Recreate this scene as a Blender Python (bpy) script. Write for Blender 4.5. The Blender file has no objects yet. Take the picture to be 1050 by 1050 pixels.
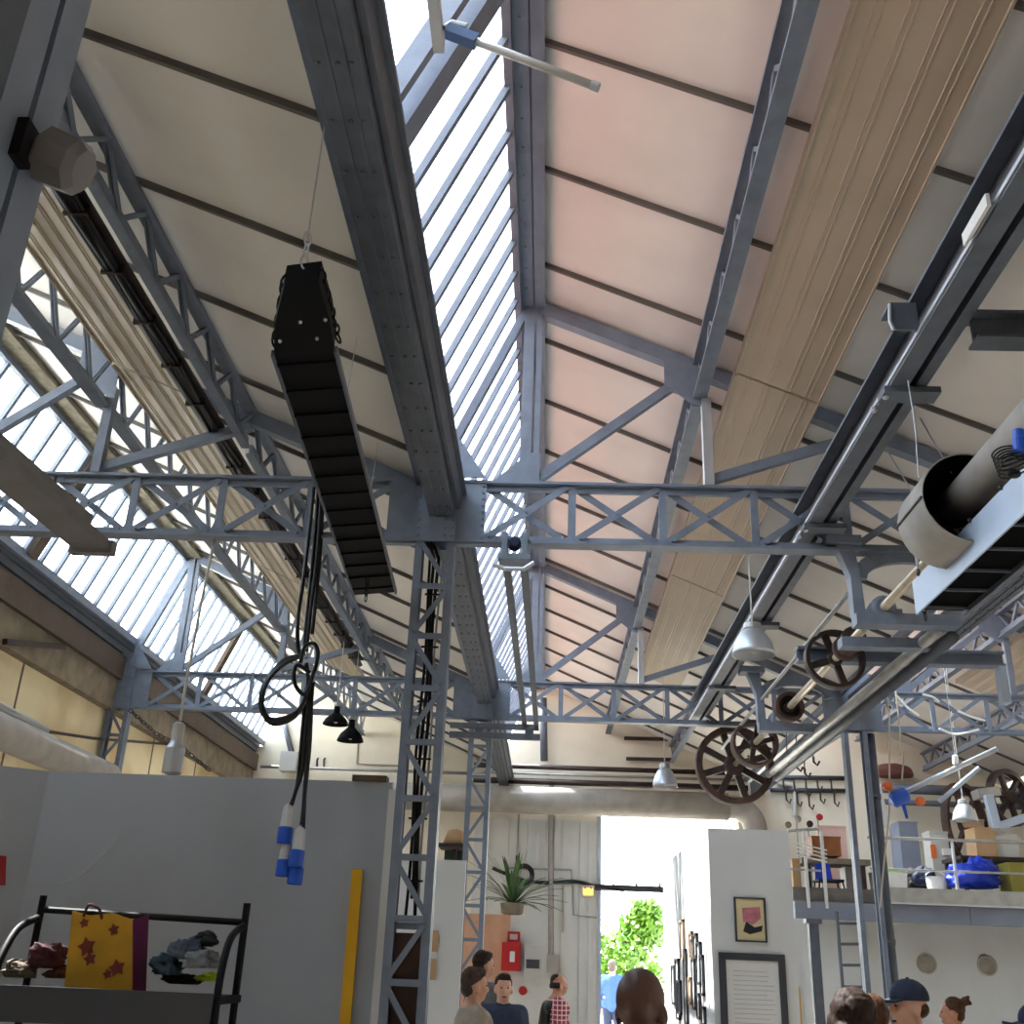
import bpy, math, random
from math import sin, cos, pi, radians, sqrt, atan2
from mathutils import Vector as V, Matrix

random.seed(7)
S = bpy.context.scene
COL = S.collection

# ------------------------------------------------------------------ camera
EYE = V((0, 0, 1.65))
YAW, PITCH, ROLL, FOC = -0.04456, 0.40476, 0.03969, 1080.0
_f = V((sin(YAW) * cos(PITCH), cos(YAW) * cos(PITCH), sin(PITCH)))
_r = V((cos(YAW), -sin(YAW), 0))
_u = _r.cross(_f)
_r2 = cos(ROLL) * _r + sin(ROLL) * _u
_u2 = -sin(ROLL) * _r + cos(ROLL) * _u
cd = bpy.data.cameras.new('camera')
cd.sensor_width = 36.0
cd.lens = FOC / 1050.0 * 36.0
cd.clip_start = 0.05
cd.clip_end = 300
cam = bpy.data.objects.new('camera', cd)
COL.objects.link(cam)
cam.matrix_world = Matrix(((_r2.x, _u2.x, -_f.x, EYE.x), (_r2.y, _u2.y, -_f.y, EYE.y),
                           (_r2.z, _u2.z, -_f.z, EYE.z), (0, 0, 0, 1)))
S.camera = cam

# ------------------------------------------------------------------ world, sun, exposure
W = bpy.data.worlds.new('world')
S.world = W
W.use_nodes = True
nt = W.node_tree
nt.nodes.clear()
wo = nt.nodes.new('ShaderNodeOutputWorld')
bg = nt.nodes.new('ShaderNodeBackground')
tc = nt.nodes.new('ShaderNodeTexCoord')
sx = nt.nodes.new('ShaderNodeSeparateXYZ')
rp = nt.nodes.new('ShaderNodeValToRGB')
nt.links.new(tc.outputs['Generated'], sx.inputs[0])
nt.links.new(sx.outputs['Z'], rp.inputs[0])
rp.color_ramp.elements[0].position = 0.0
rp.color_ramp.elements[0].color = (3.0, 2.9, 2.6, 1)
e_ = rp.color_ramp.elements.new(0.16)
e_.color = (1.3, 1.3, 1.28, 1)
rp.color_ramp.elements[2].position = 0.6
rp.color_ramp.elements[2].color = (0.72, 0.86, 1.0, 1)
nt.links.new(rp.outputs[0], bg.inputs[0])
bg.inputs[1].default_value = 3.6
nt.links.new(bg.outputs[0], wo.inputs[0])

sd = bpy.data.lights.new('sun', 'SUN')
sd.energy = 14.0
sd.angle = radians(0.6)
sd.color = (1.0, 0.95, 0.88)
sun = bpy.data.objects.new('sun', sd)
COL.objects.link(sun)
sun.rotation_euler = V((0.44, -0.34, -0.84)).to_track_quat('-Z', 'Y').to_euler()

vs = S.view_settings
vs.view_transform = 'Standard'
vs.look = 'None'
vs.exposure = 1.0
vs.gamma = 1.0
vs.use_curve_mapping = False
S.cycles.max_bounces = 10
S.cycles.diffuse_bounces = 7
S.cycles.transparent_max_bounces = 12
S.cycles.sample_clamp_indirect = 6.0
S.cycles.use_denoising = True


# ------------------------------------------------------------------ materials
def lin(r, g, b):
    def k(c):
        c /= 255.0
        return c / 12.92 if c <= 0.04045 else ((c + 0.055) / 1.055) ** 2.4
    return (k(r), k(g), k(b), 1.0)


def mat(name, rgb, rough=0.6, metal=0.0, var=0.12, scale=6.0, bump=0.0, spec=0.4, dark=None):
    m = bpy.data.materials.new(name)
    m.use_nodes = True
    t = m.node_tree
    b = t.nodes['Principled BSDF']
    b.inputs['Roughness'].default_value = rough
    b.inputs['Metallic'].default_value = metal
    b.inputs['Specular IOR Level'].default_value = spec
    c = lin(*rgb)
    no = t.nodes.new('ShaderNodeTexNoise')
    no.inputs['Scale'].default_value = scale
    no.inputs['Detail'].default_value = 5.0
    co = t.nodes.new('ShaderNodeTexCoord')
    t.links.new(co.outputs['Object'], no.inputs['Vector'])
    ra = t.nodes.new('ShaderNodeValToRGB')
    d = lin(*dark) if dark else tuple(max(0, x * (1 - 2 * var)) for x in c[:3]) + (1,)
    ra.color_ramp.elements[0].position = 0.3
    ra.color_ramp.elements[0].color = d
    ra.color_ramp.elements[1].position = 0.62
    ra.color_ramp.elements[1].color = c
    t.links.new(no.outputs['Fac'], ra.inputs[0])
    t.links.new(ra.outputs[0], b.inputs['Base Color'])
    if bump:
        bp = t.nodes.new('ShaderNodeBump')
        bp.inputs['Strength'].default_value = bump
        bp.inputs['Distance'].default_value = 0.02
        t.links.new(no.outputs['Fac'], bp.inputs['Height'])
        t.links.new(bp.outputs[0], b.inputs['Normal'])
    return m


def glow_mat(name, rgb, strength):
    m = bpy.data.materials.new(name)
    m.use_nodes = True
    b = m.node_tree.nodes['Principled BSDF']
    b.inputs['Base Color'].default_value = lin(*rgb)
    b.inputs['Emission Color'].default_value = lin(*rgb)
    b.inputs['Emission Strength'].default_value = strength
    return m


def glass_mat(name, tint=(0.96, 0.98, 1.0)):
    m = bpy.data.materials.new(name)
    m.use_nodes = True
    t = m.node_tree
    t.nodes.clear()
    o = t.nodes.new('ShaderNodeOutputMaterial')
    tr = t.nodes.new('ShaderNodeBsdfTransparent')
    tr.inputs[0].default_value = tint + (1,)
    gl = t.nodes.new('ShaderNodeBsdfGlossy')
    gl.inputs['Roughness'].default_value = 0.06
    mx = t.nodes.new('ShaderNodeMixShader')
    mx.inputs[0].default_value = 0.06
    t.links.new(tr.outputs[0], mx.inputs[1])
    t.links.new(gl.outputs[0], mx.inputs[2])
    t.links.new(mx.outputs[0], o.inputs[0])
    return m


def brick_mat(name, c1, c2, mortar, scale=4.0, bw=0.5, rh=0.25):
    m = bpy.data.materials.new(name)
    m.use_nodes = True
    t = m.node_tree
    b = t.nodes['Principled BSDF']
    b.inputs['Roughness'].default_value = 0.85
    co = t.nodes.new('ShaderNodeTexCoord')
    mp = t.nodes.new('ShaderNodeMapping')
    mp.inputs['Rotation'].default_value = (0, radians(90), radians(90))
    br = t.nodes.new('ShaderNodeTexBrick')
    br.inputs['Color1'].default_value = lin(*c1)
    br.inputs['Color2'].default_value = lin(*c2)
    br.inputs['Mortar'].default_value = lin(*mortar)
    br.inputs['Scale'].default_value = scale
    br.inputs['Brick Width'].default_value = bw
    br.inputs['Row Height'].default_value = rh
    t.links.new(co.outputs['Object'], mp.inputs[0])
    t.links.new(mp.outputs[0], br.inputs['Vector'])
    t.links.new(br.outputs[0], b.inputs['Base Color'])
    return m


M = dict(
    pshade=mat('shaded_panel_paint', (160, 165, 172), 0.7, 0, 0.03, 2),  # white panel paint greyed to carry the shade on the left partitions
    steel=mat('steel_paint', (114, 124, 140), 0.5, 0.0, 0.10, 9, 0.05),
    valley=mat('grey_steel_paint', (86, 92, 102), 0.5, 0.0, 0.12, 9, 0.05),
    batten=mat('batten_paint', (92, 88, 84), 0.6, 0, 0.1),
    ceil=mat('ceiling_board', (216, 212, 206), 0.85, 0, 0.05, 1.6, 0.02),
    tile=brick_mat('terracotta_tiles', (150, 98, 76), (140, 92, 72), (112, 78, 64), 5.0),
    beige=mat('cream_enamel', (174, 162, 142), 0.45, 0, 0.05, 2),
    white=mat('white_paint', (206, 207, 206), 0.7, 0, 0.03, 2),
    wallw=mat('limewashed_wall', (226, 217, 198), 0.9, 0, 0.07, 1.3, 0.2),
    walls=mat('stained_render', (242, 226, 186), 0.9, 0, 0.16, 1.1, 0.2, dark=(206, 178, 128)),
    wgrey=mat('grey_white_boards', (205, 205, 200), 0.75, 0, 0.05, 2),
    concrete=mat('old_concrete', (134, 122, 104), 0.9, 0, 0.2, 5, 0.4),
    floor=mat('concrete_floor', (182, 176, 168), 0.7, 0, 0.12, 1.5, 0.1),
    bounce=mat('bounce_white', (240, 236, 226), 0.9, 0, 0.04, 1.0),  # near-white surface of the light-bouncing block outside the left wall
    paving=mat('pale_paving', (200, 192, 178), 0.9, 0, 0.08, 1.0),
    black=mat('black_metal', (9, 9, 12), 0.7, 0, 0.1, spec=0.15),
    rubber=mat('black_rubber', (14, 14, 15), 0.45, 0, 0.1),
    slat=mat('dark_heater_panel', (5, 5, 6), 0.9, 0, 0.1, spec=0.05),
    bench=mat('bench_black', (15, 15, 18), 0.6, 0, 0.1, spec=0.2),
    dusty=mat('dusty_grey_paint', (122, 116, 98), 0.85, 0, 0.2, 14, 0.3),
    darkbeam=mat('dark_brown_paint', (84, 70, 60), 0.7, 0, 0.15, 6),
    fitting=mat('grey_fitting', (118, 115, 114), 0.6, 0, 0.1, 5),
    fascia=mat('slate_blue_paint', (124, 130, 146), 0.6, 0, 0.06, 4),
    deckc=mat('grey_deck_edge', (112, 108, 104), 0.8, 0, 0.15, 5),
    filet=mat('stained_timber', (70, 42, 30), 0.8, 0, 0.3, 9),
    vent=mat('dusty_vent', (178, 170, 158), 0.8, 0, 0.12, 12),
    palesheet=mat('pale_blue_sheet', (176, 190, 208), 0.45, 0.1, 0.06, 3),
    galv=mat('galvanised', (168, 168, 166), 0.38, 0.55, 0.10, 7),
    alu=mat('brushed_aluminium', (190, 194, 200), 0.38, 0.6, 0.05, 6),
    drum=mat('grey_duct_paint', (164, 158, 150), 0.6, 0.1, 0.14, 4),
    iron=mat('dark_cast_iron', (62, 48, 44), 0.5, 0.2, 0.25, 8),
    rust=mat('rusty_iron', (78, 54, 46), 0.7, 0.1, 0.3, 7),
    shaft=mat('polished_shaft', (206, 194, 170), 0.3, 0.5, 0.1, 8),
    blue=mat('blue_plastic', (32, 84, 190), 0.4, 0, 0.05),
    plug=mat('grey_plug_body', (190, 192, 196), 0.5, 0, 0.05),
    offw=mat('offwhite_plastic', (186, 184, 178), 0.5, 0, 0.04),
    yellow=mat('yellow_paint', (226, 172, 28), 0.6, 0, 0.05),
    wood=mat('dark_plywood', (70, 46, 36), 0.7, 0, 0.2, 5),
    brown=mat('brown_wood', (146, 88, 46), 0.6, 0, 0.15, 5),
    card=mat('cardboard', (180, 146, 108), 0.85, 0, 0.05),
    frame=mat('dark_grey_frame', (58, 60, 66), 0.5, 0, 0.06),
    paper=mat('paper', (216, 216, 212), 0.8, 0, 0.02),
    ivory=mat('ivory_paper', (220, 206, 160), 0.8, 0, 0.04),
    red=mat('red_paint', (176, 26, 30), 0.45, 0, 0.05),
    orange=mat('orange_plastic', (226, 110, 50), 0.5, 0, 0.05),
    tarp=mat('blue_tarpaulin', (24, 60, 190), 0.45, 0, 0.2, 9, 0.5),
    olive=mat('olive_crate', (150, 138, 60), 0.6, 0, 0.08),
    navy=mat('navy_cloth', (34, 42, 66), 0.8, 0, 0.12, 20),
    ink=mat('ink', (34, 34, 40), 0.8, 0, 0.02),
    pink=mat('rose_ink', (196, 120, 130), 0.8, 0, 0.2, 20),
    leaf=mat('leaf_green', (108, 156, 52), 0.6, 0, 0.3, 3),
    palm=mat('palm_green', (74, 108, 54), 0.5, 0, 0.25, 5),
    bark=mat('bark', (92, 76, 58), 0.9, 0, 0.2, 6),
    mauve=mat('pink_board', (206, 170, 160), 0.8, 0, 0.05),
    peach=mat('bare_plaster', (206, 160, 130), 0.9, 0, 0.12, 3),
    glass=glass_mat('clear_glass'),
    exitg=glow_mat('exit_lamp', (255, 190, 70), 2.2),
)


# ------------------------------------------------------------------ mesh builder
LOC = {}


class MB:
    def __init__(s):
        s.v = []
        s.f = []

    def add(s, vs, fs):
        n = len(s.v)
        s.v += [V(p) for p in vs]
        s.f += [[i + n for i in q] for q in fs]
        return s

    def box(s, a, b):
        x0, y0, z0 = a
        x1, y1, z1 = b
        return s.add([(x0, y0, z0), (x1, y0, z0), (x1, y1, z0), (x0, y1, z0),
                      (x0, y0, z1), (x1, y0, z1), (x1, y1, z1), (x0, y1, z1)],
                     [(3, 2, 1, 0), (4, 5, 6, 7), (0, 1, 5, 4), (1, 2, 6, 5), (2, 3, 7, 6), (3, 0, 4, 7)])

    def bar(s, p, q, w, h, up=(0, 0, 1)):
        """rectangular bar from p to q, w across, h along up"""
        p, q, up = V(p), V(q), V(up)
        d = (q - p).normalized()
        sd_ = d.cross(up)
        if sd_.length < 1e-4:
            sd_ = d.cross(V((1, 0, 0)))
        sd_.normalize()
        u = sd_.cross(d).normalized()
        a, b = sd_ * (w / 2), u * (h / 2)
        return s.add([p - a - b, p + a - b, p + a + b, p - a + b, q - a - b, q + a - b, q + a + b, q - a + b],
                     [(0, 1, 2, 3), (7, 6, 5, 4), (0, 4, 5, 1), (1, 5, 6, 2), (2, 6, 7, 3), (3, 7, 4, 0)])

    def tube(s, pts, r, n=8, r1=None):
        pts = [V(p) for p in pts]
        k = len(pts)
        ref = None
        rings = []
        for i, p in enumerate(pts):
            d = (pts[min(i + 1, k - 1)] - pts[max(i - 1, 0)])
            if d.length < 1e-9:
                d = V((0, 0, 1))
            d.normalize()
            if ref is None:
                ref = d.orthogonal().normalized()
            else:
                ref = (ref - d * ref.dot(d))
                if ref.length < 1e-6:
                    ref = d.orthogonal()
                ref.normalize()
            w = d.cross(ref)
            rr = r if r1 is None else r + (r1 - r) * i / (k - 1)
            rings.append([p + (ref * cos(2 * pi * j / n) + w * sin(2 * pi * j / n)) * rr for j in range(n)])
        base = len(s.v)
        for g in rings:
            s.v += g
        for i in range(k - 1):
            for j in range(n):
                a = base + i * n + j
                b = base + i * n + (j + 1) % n
                s.f.append([a, b, b + n, a + n])
        s.f.append([base + j for j in range(n)][::-1])
        s.f.append([base + (k - 1) * n + j for j in range(n)])
        return s

    def lathe(s, o, axis, prof, n=24, cap=True):
        """prof: list of (radius, distance along axis)"""
        o, ax = V(o), V(axis).normalized()
        a = ax.orthogonal().normalized()
        b = ax.cross(a)
        base = len(s.v)
        for r, t in prof:
            s.v += [o + ax * t + (a * cos(2 * pi * j / n) + b * sin(2 * pi * j / n)) * r for j in range(n)]
        for i in range(len(prof) - 1):
            for j in range(n):
                p = base + i * n + j
                q = base + i * n + (j + 1) % n
                s.f.append([p, q, q + n, p + n])
        if cap:
            s.f.append([base + j for j in range(n)][::-1])
            e = base + (len(prof) - 1) * n
            s.f.append([e + j for j in range(n)])
        return s

    def ball(s, c, r, n=12, m=8, rot=None):
        c = V(c)
        if not hasattr(r, '__len__'):
            r = (r, r, r)
        base = len(s.v)
        pts = []
        for i in range(1, m):
            t = pi * i / m
            for j in range(n):
                a = 2 * pi * j / n
                pts.append(V((r[0] * sin(t) * cos(a), r[1] * sin(t) * sin(a), r[2] * cos(t))))
        pts += [V((0, 0, r[2])), V((0, 0, -r[2]))]
        if rot is not None:
            pts = [rot @ p for p in pts]
        s.v += [c + p for p in pts]
        for i in range(m - 2):
            for j in range(n):
                a = base + i * n + j
                b = base + i * n + (j + 1) % n
                s.f.append([a, a + n, b + n, b])
        top = base + (m - 1) * n
        for j in range(n):
            s.f.append([top, base + j, base + (j + 1) % n])
            e = base + (m - 2) * n
            s.f.append([top + 1, e + (j + 1) % n, e + j])
        return s

    def prism(s, poly, d):
        """poly: list of 3D points, extruded by vector d"""
        poly = [V(p) for p in poly]
        d = V(d)
        n = len(poly)
        b = len(s.v)
        s.v += poly + [p + d for p in poly]
        s.f.append([b + i for i in range(n)][::-1])
        s.f.append([b + n + i for i in range(n)])
        for i in range(n):
            j = (i + 1) % n
            s.f.append([b + i, b + j, b + n + j, b + n + i])
        return s

    def build(s, name, m, parent=None, smooth=False, fix=True):
        me = bpy.data.meshes.new(name)
        if parent is not None:
            o0 = LOC[parent.name]
        else:
            xs = [p.x for p in s.v]
            ys = [p.y for p in s.v]
            zs = [p.z for p in s.v]
            o0 = V(((min(xs) + max(xs)) / 2, (min(ys) + max(ys)) / 2, min(zs)))
        me.from_pydata([p - o0 for p in s.v], [], s.f)
        if fix:
            import bmesh
            bm = bmesh.new()
            bm.from_mesh(me)
            bmesh.ops.recalc_face_normals(bm, faces=bm.faces)
            bm.to_mesh(me)
            bm.free()
        me.materials.append(m)
        if smooth:
            for p in me.polygons:
                p.use_smooth = True
        o = bpy.data.objects.new(name, me)
        COL.objects.link(o)
        if parent is not None:
            o.parent = parent
            LOC[o.name] = o0.copy()
        else:
            o.location = o0
            LOC[o.name] = o0.copy()
        return o


def tag(o, label=None, cat=None, group=None, kind=None):
    if label:
        o['label'] = label
    if cat:
        o['category'] = cat
    if group:
        o['group'] = group
    if kind:
        o['kind'] = kind
    return o


def thing(name, loc, label, cat, group=None):
    o = bpy.data.objects.new(name, None)
    o.empty_display_size = 0.1
    COL.objects.link(o)
    o.location = loc
    LOC[o.name] = V(loc)
    return tag(o, label, cat, group)


def dup(root, d, label, group=None):
    r = root.copy()
    COL.objects.link(r)
    r.location = root.location + V(d)
    r['label'] = label
    if group:
        r['group'] = group
    for ch in list(root.children):
        c = ch.copy()
        COL.objects.link(c)
        c.parent = r
        for g in list(ch.children):
            e = g.copy()
            COL.objects.link(e)
            e.parent = c
    LOC[r.name] = LOC[root.name] + V(d)
    return r


ORD = ['first', 'second', 'third', 'fourth', 'fifth', 'sixth', 'seventh', 'eighth', 'ninth', 'tenth']

# ------------------------------------------------------------------ the hall (saw-tooth roof)
P = 4.5                      # width of one saw-tooth bay
XR, ZR = -0.12, 6.45         # ridge of the middle bay
SL = 0.43                    # fall of the ceiling
XV = -0.90                   # valley line of the middle bay
YB, YF = -6.0, 19.4          # back and far wall
YG = 1.0                     # the glazing starts here, boards behind
T = [1.13, 6.98, 12.83]      # truss planes
BAY = {-1: 'left', 0: 'middle', 1: 'right'}


def zc(x, b=0):
    return ZR - SL * (x - XR - b * P)


tag(MB().box((-30, -30, -0.3), (40, 70, -0.16)).build('ground', M['paving']), kind='structure')
tag(MB().box((-5.6, YB - .2, -0.15), (8.4, YF, 0)).build('floor', M['floor']), kind='structure')

# ceilings: inner boards with cross battens, terracotta outside
for b in (-1, 0, 1):
    x0, x1 = XR + b * P - .12, XV + P + b * P - .07
    c = MB().prism([(x0, YB, zc(x0, b)), (x1, YB, zc(x1, b)), (x1, YB, zc(x1, b) + .04), (x0, YB, zc(x0, b) + .04)],
                   (0, YF - YB, 0)).build('ceiling_%d' % (b + 2), M['ceil'])
    tag(c, kind='structure')
    for k in range(-2, 16):
        y = 3.38 + 1.03 * k
        MB().bar((x0 + .1, y, zc(x0 + .1, b) - .02), (x1 - .05, y, zc(x1 - .05, b) - .02), .024, .036).build('batten', M['batten'], c)
    x0 -= .1
    x1 -= .06
    r = MB().prism([(x0, YB, zc(x0, b) + .06), (x1, YB, zc(x1, b) + .06), (x1, YB, zc(x1, b) + .16), (x0, YB, zc(x0, b) + .16)],
                   (0, YF - YB + .3, 0)).build('roof_slab', M['tile'])
    tag(r, kind='structure')

# skylights: glazing bars, frames, panes
for b in (-1, 0, 1):
    o = b * P
    w = thing('window_%d' % (b + 2), (o - .55, 8, 5.2), None, None)
    tag(w, kind='structure')
    lo, hi = (V((o - .775, 0, 5.24)) if b == -1 else V((o - .965, 0, 4.87))), V((o - .325, 0, 6.36))
    d = (hi - lo).normalized()
    nrm = V((d.z, 0, -d.x))           # towards the room
    out = -nrm

    def pt(t, y, off=0.0):
        q = lo + (hi - lo) * t - out * off
        return V((q.x, y, q.z))
    g = MB()
    g.prism([pt(0, YG, -.035), pt(1, YG, -.035), pt(1, YG, -.042), pt(0, YG, -.042)], (0, YF - YG, 0)).build('glass_pane', M['glass'], w)
    MB().prism([pt(-.02, YB, -.03), pt(1, YB, -.03), pt(1, YB, -.06), pt(-.02, YB, -.06)], (0, YG - YB, 0)).build('blind_boards', M['ceil'], w)
    fr = MB()
    fr.bar(pt(-.02, YB), pt(-.02, YF), .05, .09)
    fr.bar(pt(1.0, YB), pt(1.0, YF), .05, .06)
    fr.build('window_frame', M['steel'], w)
    y = 4.31
    while y < YF - .2:
        MB().bar(pt(0, y), pt(1, y), .042, .04, nrm).build('glazing_bar', M['steel'], w)
        y += .355
    # an opening light close to the near end
    for yy, wd in ((3.86, .15), (3.62, .05), (2.55, .09), (1.6, .09)):
        MB().bar(pt(0, yy, .02), pt(1, yy, .02), wd, .10, nrm).build('casement_bar', M['steel'], w)
    MB().bar(pt(.10, 1.6, .02), pt(.10, 3.6, .02), .06, .05).build('casement_rail', M['steel'], w)
    for tt in T:
        MB().bar(pt(-.02, tt, .06), pt(1, tt, .06), .07, .06, nrm).build('main_glazing_rafter', M['steel'], w)
    if b == -1:
        for tt in (9.75, 15.6):
            MB().bar(pt(0, tt, .03), pt(1, tt, .03), .16, .06, nrm).build('dark_mullion', M['darkbeam'], w)

# ridge beams
for b in (-1, 0, 1):
    o = b * P
    rb = thing('ridge_beam', (o - .21, 8, 6.3), '%s steel ridge beam along the top edge of the %s skylight' % (
        {-1: 'dust-covered grey', 0: 'long grey', 1: 'grey'}[b], BAY[b]), 'beam')
    rm = M['dusty'] if b == -1 else M['steel']
    MB().box((o - .30, YB, 6.40), (o - .12, YF, 6.62)).build('web', rm, rb)
    rv = MB().box((o - .31, YB, 6.385), (o - .205, YF, 6.40))
    for k in range(70):
        rv.ball((o - .255, 2.2 + k * .25, 6.384), .009, 6, 4)
    rv.build('bottom_flange', rm, rb)
    MB().box((o - .195, YB, 6.375), (o - .115, YF, 6.40)).build('bottom_flange', rm, rb)
    MB().box((o - .345, YB, 6.36), (o - .31, YF, 6.5)).build('wood_fillet', M['filet'], rb)


# valley beams (riveted box gutter)
for b in (-1, 0, 1, 2):
    o = b * P
    vb = thing('valley_beam', (o - .9, 8, 5.0), 'riveted grey gutter beam %s' % {
        -1: 'along the top of the left-hand wall', 0: 'below the lower edge of the middle skylight',
        1: 'below the lower edge of the right-hand skylight', 2: 'along the top of the right-hand wall'}[b], 'beam')
    dx, dz = (0, 0) if b == -1 else (.155, -.50)

    def bx_(m, x0, z0, x1, z1):
        return m.box((o + x0 + dx, YB, z0 + dz), (o + x1 + dx, YF, z1 + dz))
    bp = bx_(MB(), -1.05, 5.06, -.88, 5.09)
    for k in range(60):
        for x in (-.96, -.91, -1.03):
            bp.ball((o + x + dx, 2.5 + k * .28, 5.058 + dz), .010, 6, 4)
    bp.build('bottom_plate', M['valley'], vb)
    bx_(bx_(MB(), -1.05, 5.09, -1.03, 5.25), -.90, 5.09, -.88, 5.25).build('web', M['valley'], vb)
    bx_(MB(), -1.06, 5.25, -.80, 5.28).build('top_plate', M['valley'], vb)
    MB().prism([(o - .875 + dx, YB, 5.14 + dz), (o - .845 + dx, YB, 5.14 + dz), (o - .825 + dx, YB, 5.25 + dz), (o - .875 + dx, YB, 5.25 + dz)], (0, YF - YB, 0)).build('gutter_side', M['valley'], vb)
    bx_(MB(), -.835, 5.24, -.815, 5.30).build('gutter_lip', M['valley'], vb)
    bx_(bx_(MB(), -1.005, 5.05, -.985, 5.06), -.94, 5.05, -.925, 5.06).build('angle_seam', M['valley'], vb)


# lattice girders carrying the ceiling (two per bay, three spans)
def girder(x, zt, y0, y1, label, dp=.30, bw=.10):
    g = thing('lattice_girder', (x, (y0 + y1) / 2, zt - dp), label, 'girder', 'lattice girders under the ceilings')
    MB().box((x - .045, y0, zt - .03), (x + .045, y1, zt)).build('top_chord', M['steel'], g)
    MB().box((x - bw / 2, y0, zt - dp - .02), (x + bw / 2, y1, zt - dp)).box((x - .012, y0, zt - dp), (x + .012, y1, zt - dp + .07)).build('bottom_chord', M['steel'], g)
    n = max(4, int(round((y1 - y0) / .29)))
    for i in range(n):
        ya, yb = y0 + (y1 - y0) * i / n, y0 + (y1 - y0) * (i + 1) / n
        q = (zt - .02, zt - dp + .01) if i % 2 == 0 else (zt - dp + .01, zt - .02)
        wd = .05 if i % 2 == 0 else .028
        MB().bar((x, ya, q[0]), (x, yb, q[1]), wd if False else .012, wd, (0, 0, 1)).bar(
            (x + .02, ya, q[0]), (x + .02, yb, q[1]), .006, wd).build('lacing_bar', M['steel'], g)
    return g


SPAN = [(1.2, 6.92), (7.04, 12.77), (12.89, 19.36)]
SNAME = ['nearest span', 'middle span', 'span against the far wall']
for b in (-1, 0, 1):
    for nm, xx in (('upper', 1.06), ('lower', 2.20)):
        for si, (y0, y1) in enumerate(SPAN):
            girder(xx + b * P, zc(xx) - .05, y0, y1, dp=.47 if (b == -1 and nm == 'upper') else .30, bw=.10 if nm == 'upper' else .065, label= 'grey lattice girder on the %s half of the %s ceiling, %s' % (nm, BAY[b], SNAME[si]))

# cream ribbed ceiling panels
for b in (-1, 0, 1):
    o = b * P
    for si, (y0, y1) in enumerate(((-2.0, 2.28), (2.30, 6.50), (6.53, 10.70), (10.73, 14.92))):
        if si == 0:
            continue
        pn = thing('ribbed_panel', (o + 1.54, (y0 + y1) / 2, 5.3), 'long cream ribbed metal panel under the %s ceiling, %s of its row' % (
            BAY[b], ['', 'nearest', 'middle one', 'farthest'][si]), 'ceiling panel', 'cream ribbed panels')
        xa, xb = 1.265, 1.81

        def zz(x, off=0):
            return zc(x) - .30 + off
        m = MB()
        m.prism([(o + xa, y0, zz(xa)), (o + xb, y0, zz(xb)), (o + xb, y0, zz(xb) + .02), (o + xa, y0, zz(xa) + .02)], (0, y1 - y0, 0))
        m.box((o + xa - .012, y0, zz(xa) - .015), (o + xa, y1, zz(xa) + .05))
        m.box((o + xb, y0, zz(xb) - .015), (o + xb + .012, y1, zz(xb) + .05))
        sheet_ = m.build('sheet', M['beige'], pn)
        for k, f in enumerate((.16, .39, .63, .86)):
            rb_ = MB()
            for dx_ in (-.014, .014):
                x = xa + (xb - xa) * f + dx_
                rb_.prism([(o + x - .005, y0, zz(x - .005)), (o + x - .003, y0, zz(x) - .005), (o + x + .003, y0, zz(x) - .005), (o + x + .005, y0, zz(x + .005))], (0, y1 - y0, 0))
            rb_.build('rib', M['beige'], sheet_)


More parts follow.
